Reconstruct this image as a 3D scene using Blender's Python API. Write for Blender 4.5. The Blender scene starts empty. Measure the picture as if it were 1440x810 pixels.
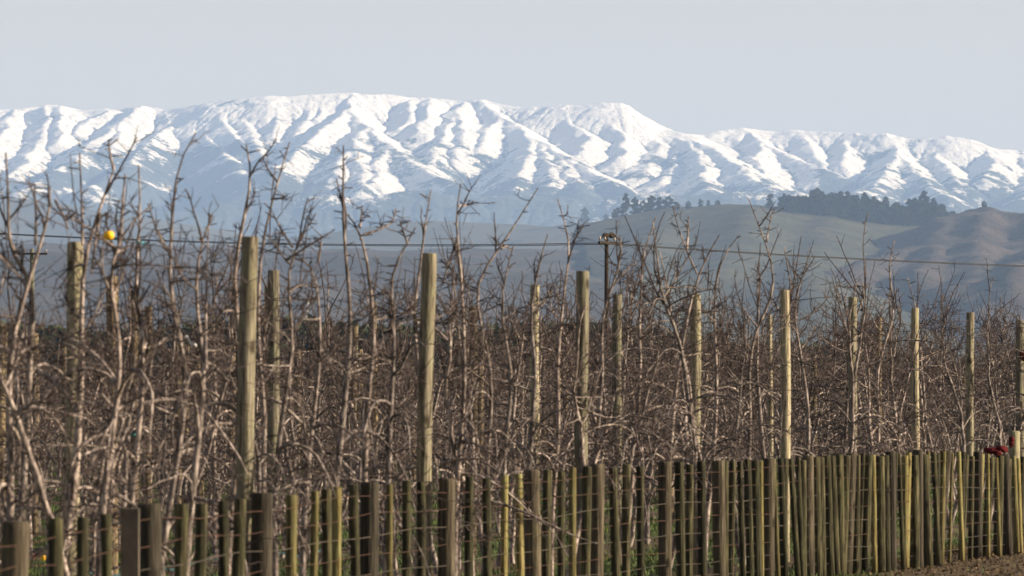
import bpy, math, random
import numpy as np
from mathutils import Vector, noise as mnoise

# ------------------------------------------------------------------ camera, light, exposure
scene = bpy.context.scene
COL = scene.collection
F, HY, EYE = 7000.0, 554.0, 1.87        # focal length in photo pixels, horizon row, eye height

cam_d = bpy.data.cameras.new('camera')
cam = bpy.data.objects.new('camera', cam_d); COL.objects.link(cam)
cam.location = (0, 0, EYE); cam.rotation_euler = (math.radians(90), 0, 0)
cam_d.sensor_width = 36; cam_d.lens = F / 1440 * 36
cam_d.shift_y = (HY - 405) / 1440
cam_d.clip_start = 0.5; cam_d.clip_end = 120000
cam_d.dof.use_dof = True
cam_d.dof.focus_distance = 130
cam_d.dof.aperture_fstop = 7.6
scene.camera = cam

SUN_EL, SUN_AZ = math.radians(19), math.radians(92)   # azimuth clockwise from the view direction
world = bpy.data.worlds.new('World'); scene.world = world; world.use_nodes = True
wn = world.node_tree.nodes; wl = world.node_tree.links
sky = wn.new('ShaderNodeTexSky'); sky.sky_type = 'NISHITA'; sky.sun_disc = False
sky.sun_elevation = SUN_EL; sky.sun_rotation = SUN_AZ
sky.altitude = 50; sky.air_density = 1.0; sky.dust_density = 0.15; sky.ozone_density = 1.6
tint = wn.new('ShaderNodeMix'); tint.data_type = 'RGBA'; tint.blend_type = 'MULTIPLY'; tint.inputs[0].default_value = 1
tint.inputs[7].default_value = (1.56, 1.04, .78, 1)      # winter haze takes the green out of the low sky
wl.new(sky.outputs[0], tint.inputs[6]); wl.new(tint.outputs[2], wn['Background'].inputs[0])
wn['Background'].inputs[1].default_value = 0.051

sun_d = bpy.data.lights.new('sun', 'SUN'); sun_d.energy = 5.0; sun_d.angle = math.radians(0.5)
sun_d.color = (1.0, 0.83, 0.60)
sun = bpy.data.objects.new('sun', sun_d); COL.objects.link(sun)
sv = Vector((math.sin(SUN_AZ) * math.cos(SUN_EL), math.cos(SUN_AZ) * math.cos(SUN_EL), math.sin(SUN_EL)))
sun.rotation_euler = sv.to_track_quat('Z', 'Y').to_euler()

vs = scene.view_settings
scene.display_settings.display_device = 'sRGB'
vs.view_transform = 'Standard'; vs.look = 'None'; vs.gamma = 1.0; vs.use_curve_mapping = False
vs.exposure = 1.48
scene.render.engine = 'CYCLES'
cy = scene.cycles
cy.use_denoising = True
cy.denoising_input_passes = 'RGB_ALBEDO_NORMAL'
cy.max_bounces = 6; cy.diffuse_bounces = 3; cy.glossy_bounces = 1; cy.volume_bounces = 1
cy.use_adaptive_sampling = False
HAZE_DENSITY = 4.5e-5
HAZE_COLOR = (0.39, 0.58, 0.96, 1)

# ------------------------------------------------------------------ helpers
def P(sx, sy, D):
    return Vector(((sx - 720) / F * D, D, EYE + (HY - sy) / F * D))

def tag(o, label=None, cat=None, group=None, kind=None):
    if label: o['label'] = label
    if cat: o['category'] = cat
    if group: o['group'] = group
    if kind: o['kind'] = kind
    return o

def empty(name, loc=(0, 0, 0), rz=0):
    o = bpy.data.objects.new(name, None); COL.objects.link(o)
    o.location = loc; o.rotation_euler = (0, 0, rz); o.empty_display_size = 0.2
    return o

def link_mesh(name, me, mat=None, parent=None):
    o = bpy.data.objects.new(name, me); COL.objects.link(o)
    if mat: me.materials.append(mat)
    if parent: o.parent = parent
    return o

def np_mesh(name, V, Fq, smooth=True):
    """V (n,3) verts, Fq (m,k) faces with k=3 or 4."""
    me = bpy.data.meshes.new(name)
    V = np.asarray(V, dtype=np.float32); Fq = np.asarray(Fq, dtype=np.int32)
    k = Fq.shape[1]
    me.vertices.add(len(V)); me.vertices.foreach_set('co', V.ravel())
    me.loops.add(Fq.size); me.loops.foreach_set('vertex_index', Fq.ravel())
    me.polygons.add(len(Fq))
    me.polygons.foreach_set('loop_start', np.arange(0, Fq.size, k, dtype=np.int32))
    me.polygons.foreach_set('use_smooth', np.full(len(Fq), smooth, dtype=bool))
    me.update(calc_edges=True)
    return me

class MB:
    """collects boxes, tubes and lathes into one mesh"""
    def __init__(s): s.V = []; s.Q = []
    def tube(s, pts, rad, n=5, cap=True):
        pts = [Vector(p) for p in pts]
        b = len(s.V); m = len(pts)
        d0 = (pts[1] - pts[0]).normalized()
        a = Vector((0, 0, 1)) if abs(d0.z) < .9 else Vector((1, 0, 0))
        u = d0.cross(a).normalized()
        for i, p in enumerate(pts):
            d = (pts[min(i + 1, m - 1)] - pts[max(i - 1, 0)]).normalized()
            u = (u - d * u.dot(d))
            u = u.normalized() if u.length > 1e-6 else d.orthogonal().normalized()
            w = d.cross(u)
            r = rad[i] if hasattr(rad, '__len__') else rad
            for k in range(n):
                t = 2 * math.pi * k / n
                s.V.append(p + (u * math.cos(t) + w * math.sin(t)) * r)
        for i in range(m - 1):
            for k in range(n):
                k2 = (k + 1) % n
                s.Q.append((b + i * n + k, b + i * n + k2, b + (i + 1) * n + k2, b + (i + 1) * n + k))
        if cap:
            for i, flip in ((0, True), (m - 1, False)):
                c = len(s.V); s.V.append(pts[i].copy())
                for k in range(n):
                    k2 = (k + 1) % n
                    t = (b + i * n + k, b + i * n + k2)
                    s.Q.append((t[1], t[0], c, c) if flip else (t[0], t[1], c, c))
    def box(s, c, h, M=None):
        b = len(s.V); c = Vector(c)
        for z in (-1, 1):
            for x, y in ((-1, -1), (1, -1), (1, 1), (-1, 1)):
                v = Vector((x * h[0], y * h[1], z * h[2]))
                if M is not None: v = M @ v
                s.V.append(c + v)
        for f in ((3, 2, 1, 0), (4, 5, 6, 7), (0, 1, 5, 4), (1, 2, 6, 5), (2, 3, 7, 6), (3, 0, 4, 7)):
            s.Q.append(tuple(b + i for i in f))
    def blob(s, c, r, seed=0, n=10, m=7, amp=.25, freq=2.0):
        b = len(s.V); c = Vector(c)
        for i in range(m + 1):
            th = math.pi * i / m
            for k in range(n):
                ph = 2 * math.pi * k / n
                d = Vector((math.sin(th) * math.cos(ph), math.sin(th) * math.sin(ph), math.cos(th)))
                q = 1 + amp * mnoise.noise(d * freq + Vector((seed, seed * 1.7, 0)))
                s.V.append(c + Vector((d.x * r[0], d.y * r[1], d.z * r[2])) * q)
        for i in range(m):
            for k in range(n):
                k2 = (k + 1) % n
                s.Q.append((b + i * n + k, b + (i + 1) * n + k, b + (i + 1) * n + k2, b + i * n + k2))
    def mesh(s, name, smooth=True):
        me = bpy.data.meshes.new(name)
        fs = []
        for q in s.Q:
            if q[2] == q[3]: fs.append(q[:3])
            else: fs.append(q)
        me.from_pydata([tuple(v) for v in s.V], [], fs)
        if smooth: me.polygons.foreach_set('use_smooth', np.full(len(me.polygons), True))
        me.update()
        return me
    def build(s, name, mat, parent=None, smooth=True):
        return link_mesh(name, s.mesh(name, smooth), mat, parent)

def mat(name, rough=.9):
    m = bpy.data.materials.new(name); m.use_nodes = True
    nt = m.node_tree; b = nt.nodes['Principled BSDF']
    b.inputs['Roughness'].default_value = rough
    b.inputs['Specular IOR Level'].default_value = .2
    return m, nt, b

def ramp(nt, fac, stops):
    r = nt.nodes.new('ShaderNodeValToRGB')
    e = r.color_ramp.elements
    while len(e) < len(stops): e.new(.5)
    for el, (p, c) in zip(e, stops):
        el.position = p; el.color = (*c, 1)
    nt.links.new(fac, r.inputs[0])
    return r.outputs[0]

def noise_tex(nt, scale, detail=4, rough=.55, vec=None, stretch=None, dist=0):
    n = nt.nodes.new('ShaderNodeTexNoise')
    n.inputs['Scale'].default_value = scale; n.inputs['Detail'].default_value = detail
    n.inputs['Roughness'].default_value = rough; n.inputs['Distortion'].default_value = dist
    if vec is None:
        tc = nt.nodes.new('ShaderNodeTexCoord'); vec = tc.outputs['Object']
    if stretch:
        mp = nt.nodes.new('ShaderNodeMapping'); mp.inputs['Scale'].default_value = stretch
        nt.links.new(vec, mp.inputs[0]); vec = mp.outputs[0]
    nt.links.new(vec, n.inputs['Vector'])
    return n.outputs['Fac']

def math_n(nt, op, a, b=None, c=None):
    n = nt.nodes.new('ShaderNodeMath'); n.operation = op
    for i, v in enumerate((a, b, c)):
        if v is None: continue
        if isinstance(v, (int, float)): n.inputs[i].default_value = v
        else: nt.links.new(v, n.inputs[i])
    return n.outputs[0]

def mixc(nt, fac, a, b, mode='MIX'):
    n = nt.nodes.new('ShaderNodeMix'); n.data_type = 'RGBA'; n.blend_type = mode
    if isinstance(fac, (int, float)): n.inputs[0].default_value = fac
    else: nt.links.new(fac, n.inputs[0])
    for i, v in ((6, a), (7, b)):
        if isinstance(v, tuple): n.inputs[i].default_value = (*v, 1)
        else: nt.links.new(v, n.inputs[i])
    return n.outputs[2]

def bump(nt, b, h, strength=.4, dist=.02):
    n = nt.nodes.new('ShaderNodeBump'); n.inputs['Strength'].default_value = strength
    n.inputs['Distance'].default_value = dist
    nt.links.new(h, n.inputs['Height']); nt.links.new(n.outputs[0], b.inputs['Normal'])

def world_pos(nt):
    return nt.nodes.new('ShaderNodeNewGeometry').outputs['Position']

def obj_rand(nt):
    return nt.nodes.new('ShaderNodeObjectInfo').outputs['Random']

# ------------------------------------------------------------------ materials
def wood_mat(name, a, b, c, lichen=None, amount=.5, scale=1.0):
    m, nt, bs = mat(name, .92)
    wp = world_pos(nt)
    grain = noise_tex(nt, 9 * scale, 5, .6, wp, (5, 5, .35))
    col = ramp(nt, grain, [(.3, a), (.5, b), (.7, c)])
    if lichen:
        blot = noise_tex(nt, 8 * scale, 6, .75, wp, (1, 1, .55))
        f = ramp(nt, blot, [(amount - .06, (0, 0, 0)), (amount + .1, (1, 1, 1))])
        col = mixc(nt, f, col, lichen)
        dark = noise_tex(nt, 14 * scale, 4, .6, wp, (1, 1, .3))
        f2 = ramp(nt, dark, [(.62, (0, 0, 0)), (.72, (.8, .8, .8))])
        col = mixc(nt, f2, col, (a[0] * .5, a[1] * .5, a[2] * .5))
    rnd = obj_rand(nt)
    v = ramp(nt, rnd, [(0, (.5, .5, .5)), (1, (1.2, 1.15, 1.05))])
    col = mixc(nt, 1.0, col, v, 'MULTIPLY')
    nt.links.new(col, bs.inputs['Base Color'])
    knots = nt.nodes.new('ShaderNodeTexVoronoi'); knots.inputs['Scale'].default_value = 5.5
    mpk = nt.nodes.new('ShaderNodeMapping'); mpk.inputs['Scale'].default_value = (1, 1, .55)
    nt.links.new(wp, mpk.inputs[0]); nt.links.new(mpk.outputs[0], knots.inputs['Vector'])
    kf = ramp(nt, knots.outputs['Distance'], [(.10, (.25, .22, .2)), (.2, (1, 1, 1))])
    crack = ramp(nt, noise_tex(nt, 30 * scale, 3, .6, wp, (2.2, 2.2, .06)), [(.36, (.35, .33, .3)), (.43, (1, 1, 1))])
    nt.links.new(mixc(nt, 1.0, mixc(nt, 1.0, col, kf, 'MULTIPLY'), crack, 'MULTIPLY'), bs.inputs['Base Color'])
    bump(nt, bs, grain, .9, .02)
    return m

M_post = wood_mat('lichened_post_wood', (.06, .052, .04), (.245, .22, .17), (.43, .39, .31), (.27, .265, .175), .54)
M_post_brown = wood_mat('weathered_post_wood', (.07, .055, .038), (.16, .125, .085), (.26, .215, .155), (.19, .19, .12), .6)
M_fpost = wood_mat('grey_fence_wood', (.025, .021, .016), (.065, .055, .042), (.14, .12, .095), (.07, .068, .038), .6)
M_batten = wood_mat('mossy_batten_wood', (.012, .011, .007), (.036, .034, .02), (.13, .12, .07), (.055, .058, .028), .56)
M_batten_y = wood_mat('yellow_lichen_batten_wood', (.08, .066, .026), (.17, .145, .06), (.31, .275, .14), (.20, .20, .095), .55)
M_dark = wood_mat('dark_pole_wood', (.014, .011, .009), (.028, .022, .017), (.05, .04, .03))
M_pole = wood_mat('pale_pole_wood', (.08, .09, .06), (.15, .15, .11), (.22, .22, .17))

def bark_mat(name, a, b, c):
    m, nt, bs = mat(name, .85)
    n = noise_tex(nt, 26, 4, .65, None, (1, 1, .35))
    col = ramp(nt, n, [(.32, a), (.5, b), (.68, c)])
    rnd = obj_rand(nt)
    v = ramp(nt, rnd, [(0, (.7, .7, .7)), (1, (1.2, 1.15, 1.1))])
    col = mixc(nt, 1.0, col, v, 'MULTIPLY')
    nt.links.new(col, bs.inputs['Base Color'])
    bump(nt, bs, n, .6, .006)
    return m
M_trunk = bark_mat('apple_trunk_bark', (.03, .026, .026), (.165, .138, .131), (.44, .385, .365))
M_branch = bark_mat('apple_branch_bark', (.028, .023, .023), (.15, .124, .12), (.44, .38, .355))
M_twig = bark_mat('apple_twig_bark', (.019, .015, .016), (.052, .041, .042), (.15, .118, .115))

def plain(name, col, rough=.6, metal=0, var=.25, scale=20):
    m, nt, bs = mat(name, rough)
    n = noise_tex(nt, scale, 3)
    c = ramp(nt, n, [(.3, tuple(x * (1 - var) for x in col)), (.7, tuple(min(1, x * (1 + var)) for x in col))])
    nt.links.new(c, bs.inputs['Base Color']); bs.inputs['Metallic'].default_value = metal
    return m
M_rust = plain('rusty_wire', (.06, .032, .022), .7, .2, .5, 8)
M_galv = plain('old_galvanised_wire', (.09, .074, .06), .6, .3, .4, 8)
M_line = plain('power_line_wire', (.018, .018, .02), .5)
M_porc = plain('porcelain', (.35, .3, .28), .3)
M_teal = plain('teal_plastic', (.03, .16, .15), .5)
M_blue = plain('pale_blue_plastic', (.09, .26, .33), .5)
M_white = plain('white_plastic', (.72, .72, .74), .4)
M_red = plain('dark_red_cloth', (.075, .003, .005), .85, 0, .4, 30)
M_yel = plain('yellow_apple_skin', (.75, .42, .02), .35, 0, .2, 12)
M_rot = plain('russet_apple_skin', (.45, .10, .04), .45, 0, .35, 14)
M_hose = plain('dark_teal_hose', (.03, .07, .075), .5)

# ground: grass lanes with bare leaf-strewn strips along the tree rows
SLOPE = 0.2385; ROW_DZ = 12.5; ROW0 = 35 + 1.84 / SLOPE        # row k: X = SLOPE * (Y - ROW0 - k*ROW_DZ)
m, nt, bs = mat('orchard_ground', 1)
wp = world_pos(nt)
sp = nt.nodes.new('ShaderNodeSeparateXYZ'); nt.links.new(wp, sp.inputs[0])
t = math_n(nt, 'MULTIPLY', sp.outputs[0], -1 / SLOPE)
t = math_n(nt, 'ADD', t, sp.outputs[1]); t = math_n(nt, 'SUBTRACT', t, ROW0)
t = math_n(nt, 'PINGPONG', t, ROW_DZ / 2)
edge = noise_tex(nt, 1.3, 4, .6, wp)
t = math_n(nt, 'ADD', t, math_n(nt, 'MULTIPLY', math_n(nt, 'SUBTRACT', edge, .5), 4.0))
strip = ramp(nt, math_n(nt, 'DIVIDE', t, ROW_DZ / 2), [(.25, (1, 1, 1)), (.42, (0, 0, 0))])
near = ramp(nt, math_n(nt, 'DIVIDE', sp.outputs[1], 400.0), [(.9, (1, 1, 1)), (1, (0, 0, 0))])
g1 = noise_tex(nt, 3.5, 6, .65, wp)
grass_c = ramp(nt, g1, [(.3, (.022, .036, .010)), (.5, (.045, .068, .016)), (.7, (.085, .105, .026))])
dirt_c = ramp(nt, noise_tex(nt, 7, 6, .7, wp), [(.3, (.035, .024, .013)), (.5, (.08, .056, .032)), (.7, (.15, .11, .065))])
fac = math_n(nt, 'MULTIPLY', strip, near)
# worn soil on the road side of the fence
side = math_n(nt, 'SUBTRACT', sp.outputs[0], math_n(nt, 'MULTIPLY', math_n(nt, 'SUBTRACT', sp.outputs[1], 36.0), .22))
e2 = math_n(nt, 'ADD', side, math_n(nt, 'MULTIPLY', math_n(nt, 'SUBTRACT', edge, .5), 1.6))
worn = ramp(nt, math_n(nt, 'DIVIDE', e2, 3.0), [(.0, (0, 0, 0)), (.08, (1, 1, 1)), (.50, (1, 1, 1)), (.6, (0, 0, 0))])
xlim = ramp(nt, math_n(nt, 'DIVIDE', math_n(nt, 'ADD', sp.outputs[0], math_n(nt, 'MULTIPLY', edge, 1.0)), 8.0), [(.50, (0, 0, 0)), (.56, (1, 1, 1))])
fac = math_n(nt, 'MAXIMUM', fac, math_n(nt, 'MULTIPLY', math_n(nt, 'MULTIPLY', worn, xlim), near))
nt.links.new(mixc(nt, fac, grass_c, dirt_c), bs.inputs['Base Color'])
bump(nt, bs, g1, .7, .08)
M_ground = m

# ------------------------------------------------------------------ ground sheet
V = []; Q = []
xs = [-14000, -2000, -200, -40, 0, 40, 200, 2000, 14000]; ys = [-500, 0, 100, 400, 2000, 8000, 30000]
for y in ys:
    for x in xs: V.append((x, y, 0))
nx = len(xs)
for j in range(len(ys) - 1):
    for i in range(nx - 1):
        a = j * nx + i; Q.append((a, a + 1, a + nx + 1, a + nx))
tag(link_mesh('ground', np_mesh('ground', V, Q, False), M_ground), kind='structure')

# ------------------------------------------------------------------ terrain tools
def vnoise(shape, step, seed):
    """smooth value noise on a grid, one lattice cell every `step` samples"""
    r = np.random.RandomState(seed)
    h, w = shape
    gy = np.arange(h) / step; gx = np.arange(w) / step
    L = r.rand(int(gy[-1]) + 3, int(gx[-1]) + 3) * 2 - 1
    iy = gy.astype(int); ix = gx.astype(int)
    fy = gy - iy; fx = gx - ix
    fy = (fy * fy * fy * (fy * (fy * 6 - 15) + 10))[:, None]; fx = (fx * fx * fx * (fx * (fx * 6 - 15) + 10))[None, :]
    a = L[np.ix_(iy, ix)]; b = L[np.ix_(iy, ix + 1)]; c = L[np.ix_(iy + 1, ix)]; d = L[np.ix_(iy + 1, ix + 1)]
    return (a * (1 - fx) + b * fx) * (1 - fy) + (c * (1 - fx) + d * fx) * fy

def fbm(shape, step, seed, octs=5, gain=.5, ridged=False):
    o = np.zeros(shape); a = 1.0; s = step
    for k in range(octs):
        n = vnoise(shape, max(s, 1.01), seed + k * 17)
        o += a * ((1 - 2 * np.abs(n)) if ridged else n)
        a *= gain; s /= 2
    return o

def sample_grid(Z, x, y):
    h, w = Z.shape
    x = np.clip(x, 0, w - 1.001); y = np.clip(y, 0, h - 1.001)
    ix = x.astype(int); iy = y.astype(int); fx = x - ix; fy = y - iy
    return ((Z[iy, ix] * (1 - fx) + Z[iy, ix + 1] * fx) * (1 - fy) + (Z[iy + 1, ix] * (1 - fx) + Z[iy + 1, ix + 1] * fx) * fy)

def stamp(Z, GX, GY, x0, y0, cell, a, b, slope, power=1.0):
    """Z = max(Z, height of a roof whose crest runs a->b)"""
    reach = max(a[2], b[2]) / slope
    reach = min(reach, 1500)
    xa, xb = min(a[0], b[0]) - reach, max(a[0], b[0]) + reach
    ya, yb = min(a[1], b[1]) - reach, max(a[1], b[1]) + reach
    i0 = max(0, int((xa - x0) / cell)); i1 = min(Z.shape[1], int((xb - x0) / cell) + 1)
    j0 = max(0, int((ya - y0) / cell)); j1 = min(Z.shape[0], int((yb - y0) / cell) + 1)
    if i1 <= i0 or j1 <= j0: return
    X = GX[j0:j1, i0:i1]; Y = GY[j0:j1, i0:i1]
    dx, dy = b[0] - a[0], b[1] - a[1]
    L2 = dx * dx + dy * dy + 1e-6
    t = np.clip(((X - a[0]) * dx + (Y - a[1]) * dy) / L2, 0, 1)
    d = np.hypot(X - a[0] - t * dx, Y - a[1] - t * dy)
    z = a[2] + t * (b[2] - a[2]) - slope * d
    Z[j0:j1, i0:i1] = np.maximum(Z[j0:j1, i0:i1], z)

def blur(Z, n=1):
    for _ in range(n):
        Zp = np.pad(Z, 1, mode='edge')
        Z = (Zp[1:-1, :-2] + Zp[1:-1, 2:] + Zp[:-2, 1:-1] + Zp[2:, 1:-1] + 4 * Z) / 8
    return Z

def grid_mesh(name, GX, GY, Z, attr=None):
    h, w = Z.shape
    V = np.stack([GX, GY, Z], -1).reshape(-1, 3)
    idx = np.arange(h * w).reshape(h, w)
    Q = np.stack([idx[:-1, :-1], idx[:-1, 1:], idx[1:, 1:], idx[1:, :-1]], -1).reshape(-1, 4)
    me = np_mesh(name, V, Q)
    for k, v in (attr or {}).items():
        at = me.attributes.new(k, 'FLOAT', 'POINT'); at.data.foreach_set('value', v.astype(np.float32).ravel())
    return me

def pline(pts): return [np.array(P(*p)) for p in pts]

# ------------------------------------------------------------------ snowy range
def build_mountains():
    cell = 7.0; x0, x1, y0, y1 = -3500, 3500, 19300, 25600
    gx = np.arange(x0, x1, cell); gy = np.arange(y0, y1, cell)
    GX, GY = np.meshgrid(gx, gy)
    Z = np.full(GX.shape, -30.0)
    R = random.Random(4)
    crest = [(-500, 160), (-200, 150), (-60, 158), (0, 154), (20, 153), (55, 149), (65, 147), (85, 148), (118, 155), (150, 152), (165, 155), (190, 149), (200, 148),
             (235, 154), (265, 149), (310, 141), (345, 138), (380, 134), (405, 136), (430, 133), (470, 131), (495, 130),
             (520, 133), (545, 132), (580, 137), (605, 137), (640, 141), (655, 142), (678, 139), (705, 146), (730, 150),
             (765, 150), (785, 147), (810, 148), (830, 147), (845, 144), (880, 145), (890, 152), (905, 162), (930, 176),
             (960, 187), (990, 189), (1005, 184), (1025, 182), (1043, 179), (1065, 182), (1100, 186), (1108, 182), (1125, 182),
             (1135, 184), (1180, 186), (1220, 188), (1250, 187), (1275, 194), (1300, 194), (1330, 190), (1350, 193),
             (1370, 196), (1400, 208), (1440, 212), (1520, 205), (1700, 190), (1900, 200)]
    cr = pline([(x, y, 23800 + 160 * math.sin(x * .013)) for x, y in crest])
    spurs = [
        [(-180, 150, 23800), (-160, 200, 22800), (-210, 260, 21400)],
        [(-60, 158, 23800), (-80, 190, 23100), (-130, 250, 21600)],
        [(20, 153, 23800), (12, 180, 23300), (-15, 215, 22500), (-40, 260, 21500)],
        [(65, 147, 23800), (62, 172, 23400), (52, 200, 22900), (35, 228, 22200), (10, 245, 21800)],
        [(85, 148, 23800), (86, 175, 23300), (83, 198, 22900)],
        [(155, 152, 23800), (128, 165, 23600), (108, 186, 23200)],
        [(198, 148, 23800), (172, 166, 23500), (142, 190, 23000), (112, 215, 22400), (62, 250, 21600), (15, 275, 20900)],
        [(172, 166, 23500), (165, 190, 23000), (150, 210, 22500)],
        [(235, 154, 23800), (240, 175, 23500), (205, 205, 22800), (165, 238, 22000), (120, 262, 21400)],
        [(258, 158, 23800), (275, 178, 23500), (300, 203, 22900), (322, 222, 22400), (345, 240, 21900)],
        [(300, 150, 23700), (318, 180, 23200), (345, 205, 22700)],
        [(345, 138, 23800), (332, 152, 23650), (348, 178, 23200), (366, 205, 22700), (372, 224, 22300)],
        [(385, 134, 23800), (394, 155, 23550), (388, 180, 23100), (380, 195, 22900)],
        [(445, 132, 23850), (432, 150, 23600), (426, 172, 23200), (412, 190, 22900)],
        [(445, 132, 23850), (452, 150, 23600), (440, 168, 23300)],
        [(495, 130, 23800), (487, 152, 23500), (512, 176, 23000), (545, 203, 22400), (575, 224, 21900), (615, 246, 21400), (650, 266, 20900)],
        [(487, 152, 23500), (462, 172, 23000), (435, 200, 22400), (405, 222, 21900), (380, 245, 21400)],
        [(512, 176, 23000), (500, 205, 22300), (508, 235, 21600), (514, 264, 21000)],
        [(500, 205, 22300), (475, 228, 21800), (468, 245, 21400)],
        [(545, 203, 22400), (532, 230, 21800), (528, 255, 21200)],
        [(580, 137, 23800), (574, 158, 23500), (564, 180, 23100)],
        [(605, 137, 23800), (600, 160, 23400), (588, 185, 22900)],
        [(655, 142, 23800), (640, 158, 23500), (628, 182, 23000), (606, 215, 22300), (600, 232, 22000)],
        [(640, 158, 23500), (652, 180, 23000), (640, 220, 22300)],
        [(680, 140, 23800), (702, 162, 23500), (745, 190, 22900), (790, 215, 22300), (840, 243, 21600), (885, 269, 20900)],
        [(745, 190, 22900), (745, 215, 22300), (732, 240, 21700), (727, 263, 21100)],
        [(760, 200, 22700), (775, 230, 21900), (775, 258, 21200)],
        [(790, 215, 22300), (800, 240, 21700), (812, 266, 20950)],
        [(702, 162, 23500), (685, 180, 23100), (672, 205, 22600)],
        [(785, 147, 23800), (802, 172, 23400), (832, 192, 23000), (812, 212, 22600)],
        [(845, 144, 23850), (856, 168, 23500), (880, 196, 23000), (872, 222, 22500)],
        [(885, 146, 23800), (930, 177, 23550), (962, 190, 23300), (1000, 207, 22800), (1040, 232, 22100), (1088, 267, 20900)],
        [(930, 177, 23550), (925, 205, 22900), (905, 235, 22200)],
        [(962, 190, 23300), (985, 222, 22400), (992, 245, 21800), (1000, 267, 21100)],
        [(962, 190, 23300), (950, 215, 22700), (928, 250, 21900)],
        [(1043, 179, 24000), (1075, 200, 23600), (1120, 222, 23100), (1165, 240, 22700)],
        [(1075, 200, 23600), (1062, 222, 22900), (1075, 250, 22200), (1080, 262, 21700)],
        [(1125, 182, 24000), (1138, 205, 23600), (1160, 232, 23100)],
        [(1180, 186, 24000), (1192, 208, 23500), (1182, 232, 23000)],
        [(1250, 187, 23900), (1262, 212, 23400), (1288, 240, 22700), (1312, 264, 21900), (1336, 283, 21100)],
        [(1262, 212, 23400), (1248, 238, 22700), (1228, 262, 21900), (1190, 272, 21400)],
        [(1330, 190, 23900), (1312, 212, 23500), (1335, 236, 22900), (1345, 255, 22300)],
        [(1370, 196, 23900), (1400, 222, 23200), (1385, 250, 22400)],
        [(1440, 212, 23900), (1450, 245, 22900), (1440, 280, 21700)],
        [(1520, 205, 23900), (1560, 240, 22900), (1600, 280, 21500)],
        [(1700, 190, 23900), (1690, 240, 22700), (1740, 280, 21200)],
    ]
    allz = [(cr, .46, 0)] + [(pline(s), .53, 1) for s in spurs]
    for pl, sl, _ in allz:
        for a, b in zip(pl[:-1], pl[1:]): stamp(Z, GX, GY, x0, y0, cell, a, b, sl)
    def kids(pl, step, length, level):
        side = R.choice((-1, 1))
        for a, b in zip(pl[:-1], pl[1:]):
            d = b - a; L = math.hypot(d[0], d[1])
            if L < 1: continue
            k = 0
            while k < L:
                k += step * R.choice((R.uniform(.3, .9), R.uniform(.8, 2.6)))
                if k > L: break
                side = -side
                p = a + d * (k / L)
                ux, uy = d[0] / L, d[1] / L
                if level == 0: ang = R.uniform(70, 110) * side
                else: ang = R.uniform(25, 80) * side
                ca, sa = math.cos(math.radians(ang)), math.sin(math.radians(ang))
                vx, vy = ux * ca - uy * sa, ux * sa + uy * ca
                ln = length * (.25 + 1.3 * R.random() ** 1.4)
                q0 = p - np.array([0, 0, 4.0]); prev = q0; pts = [q0]
                for s in range(3):
                    ang2 = R.gauss(0, .25); c2, s2 = math.cos(ang2), math.sin(ang2)
                    vx, vy = vx * c2 - vy * s2, vx * s2 + vy * c2
                    prev = prev + np.array([vx * ln / 3, vy * ln / 3, -ln / 3 * R.uniform(.60, .74)]); pts.append(prev)
                for a2, b2 in zip(pts[:-1], pts[1:]): stamp(Z, GX, GY, x0, y0, cell, a2, b2, R.uniform(.58, .80))
                if level < 2 and ln > 120: kids(pts, step * .55, length * .42, level + 1)
    kids(cr, 190, 430, 0)
    for s, _, _ in allz[1:]: kids(s, 115, 360, 1)
    # floor of the valleys and the foothills in front of the range
    base = np.interp(GY, [19300, 20200, 21500, 23500, 25600], [-30, 420, 620, 760, 500]) + 60 * fbm(Z.shape, 90, 5, 4)
    Z = np.maximum(Z, base)
    fr = pline([(-500, 300, 20300), (-200, 290, 20300), (60, 288, 20300), (220, 296, 20200), (340, 290, 20300), (440, 276, 20300), (560, 272, 20300), (650, 268, 20300),
                (720, 272, 20300), (800, 274, 20300), (900, 275, 20300), (1000, 271, 20300), (1100, 269, 20300), (1180, 276, 20300), (1260, 284, 20300), (1330, 288, 20300), (1440, 286, 20300), (1900, 280, 20300)])
    Zf = np.full(Z.shape, -30.0)
    for a, b in zip(fr[:-1], fr[1:]): stamp(Zf, GX, GY, x0, y0, cell, a, b, .5)
    Zf = Zf + 22 * fbm(Z.shape, 34, 77, 5, .55, True) - 12
    Z = np.maximum(Z, Zf)
    Z = .62 * Z + .38 * blur(Z, 140)      # old worn range: broad faces, shallow side valleys
    # break up the straight flanks, keep the skyline
    warp = fbm(Z.shape, 36, 11, 5, .55) * 7
    wx = fbm(Z.shape, 30, 91, 5, .6) * 2.4; wy = fbm(Z.shape, 30, 97, 5, .6) * 2.4
    jj, ii = np.mgrid[0:Z.shape[0], 0:Z.shape[1]]
    Zw = sample_grid(Z, ii + wx, jj + wy)
    Z = Zw + warp * .5 + 2.0 * fbm(Z.shape, 10, 31, 4, .6, True)
    # droplet erosion cuts the gullies
    rs = np.random.RandomState(3)
    h, w = Z.shape
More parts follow.
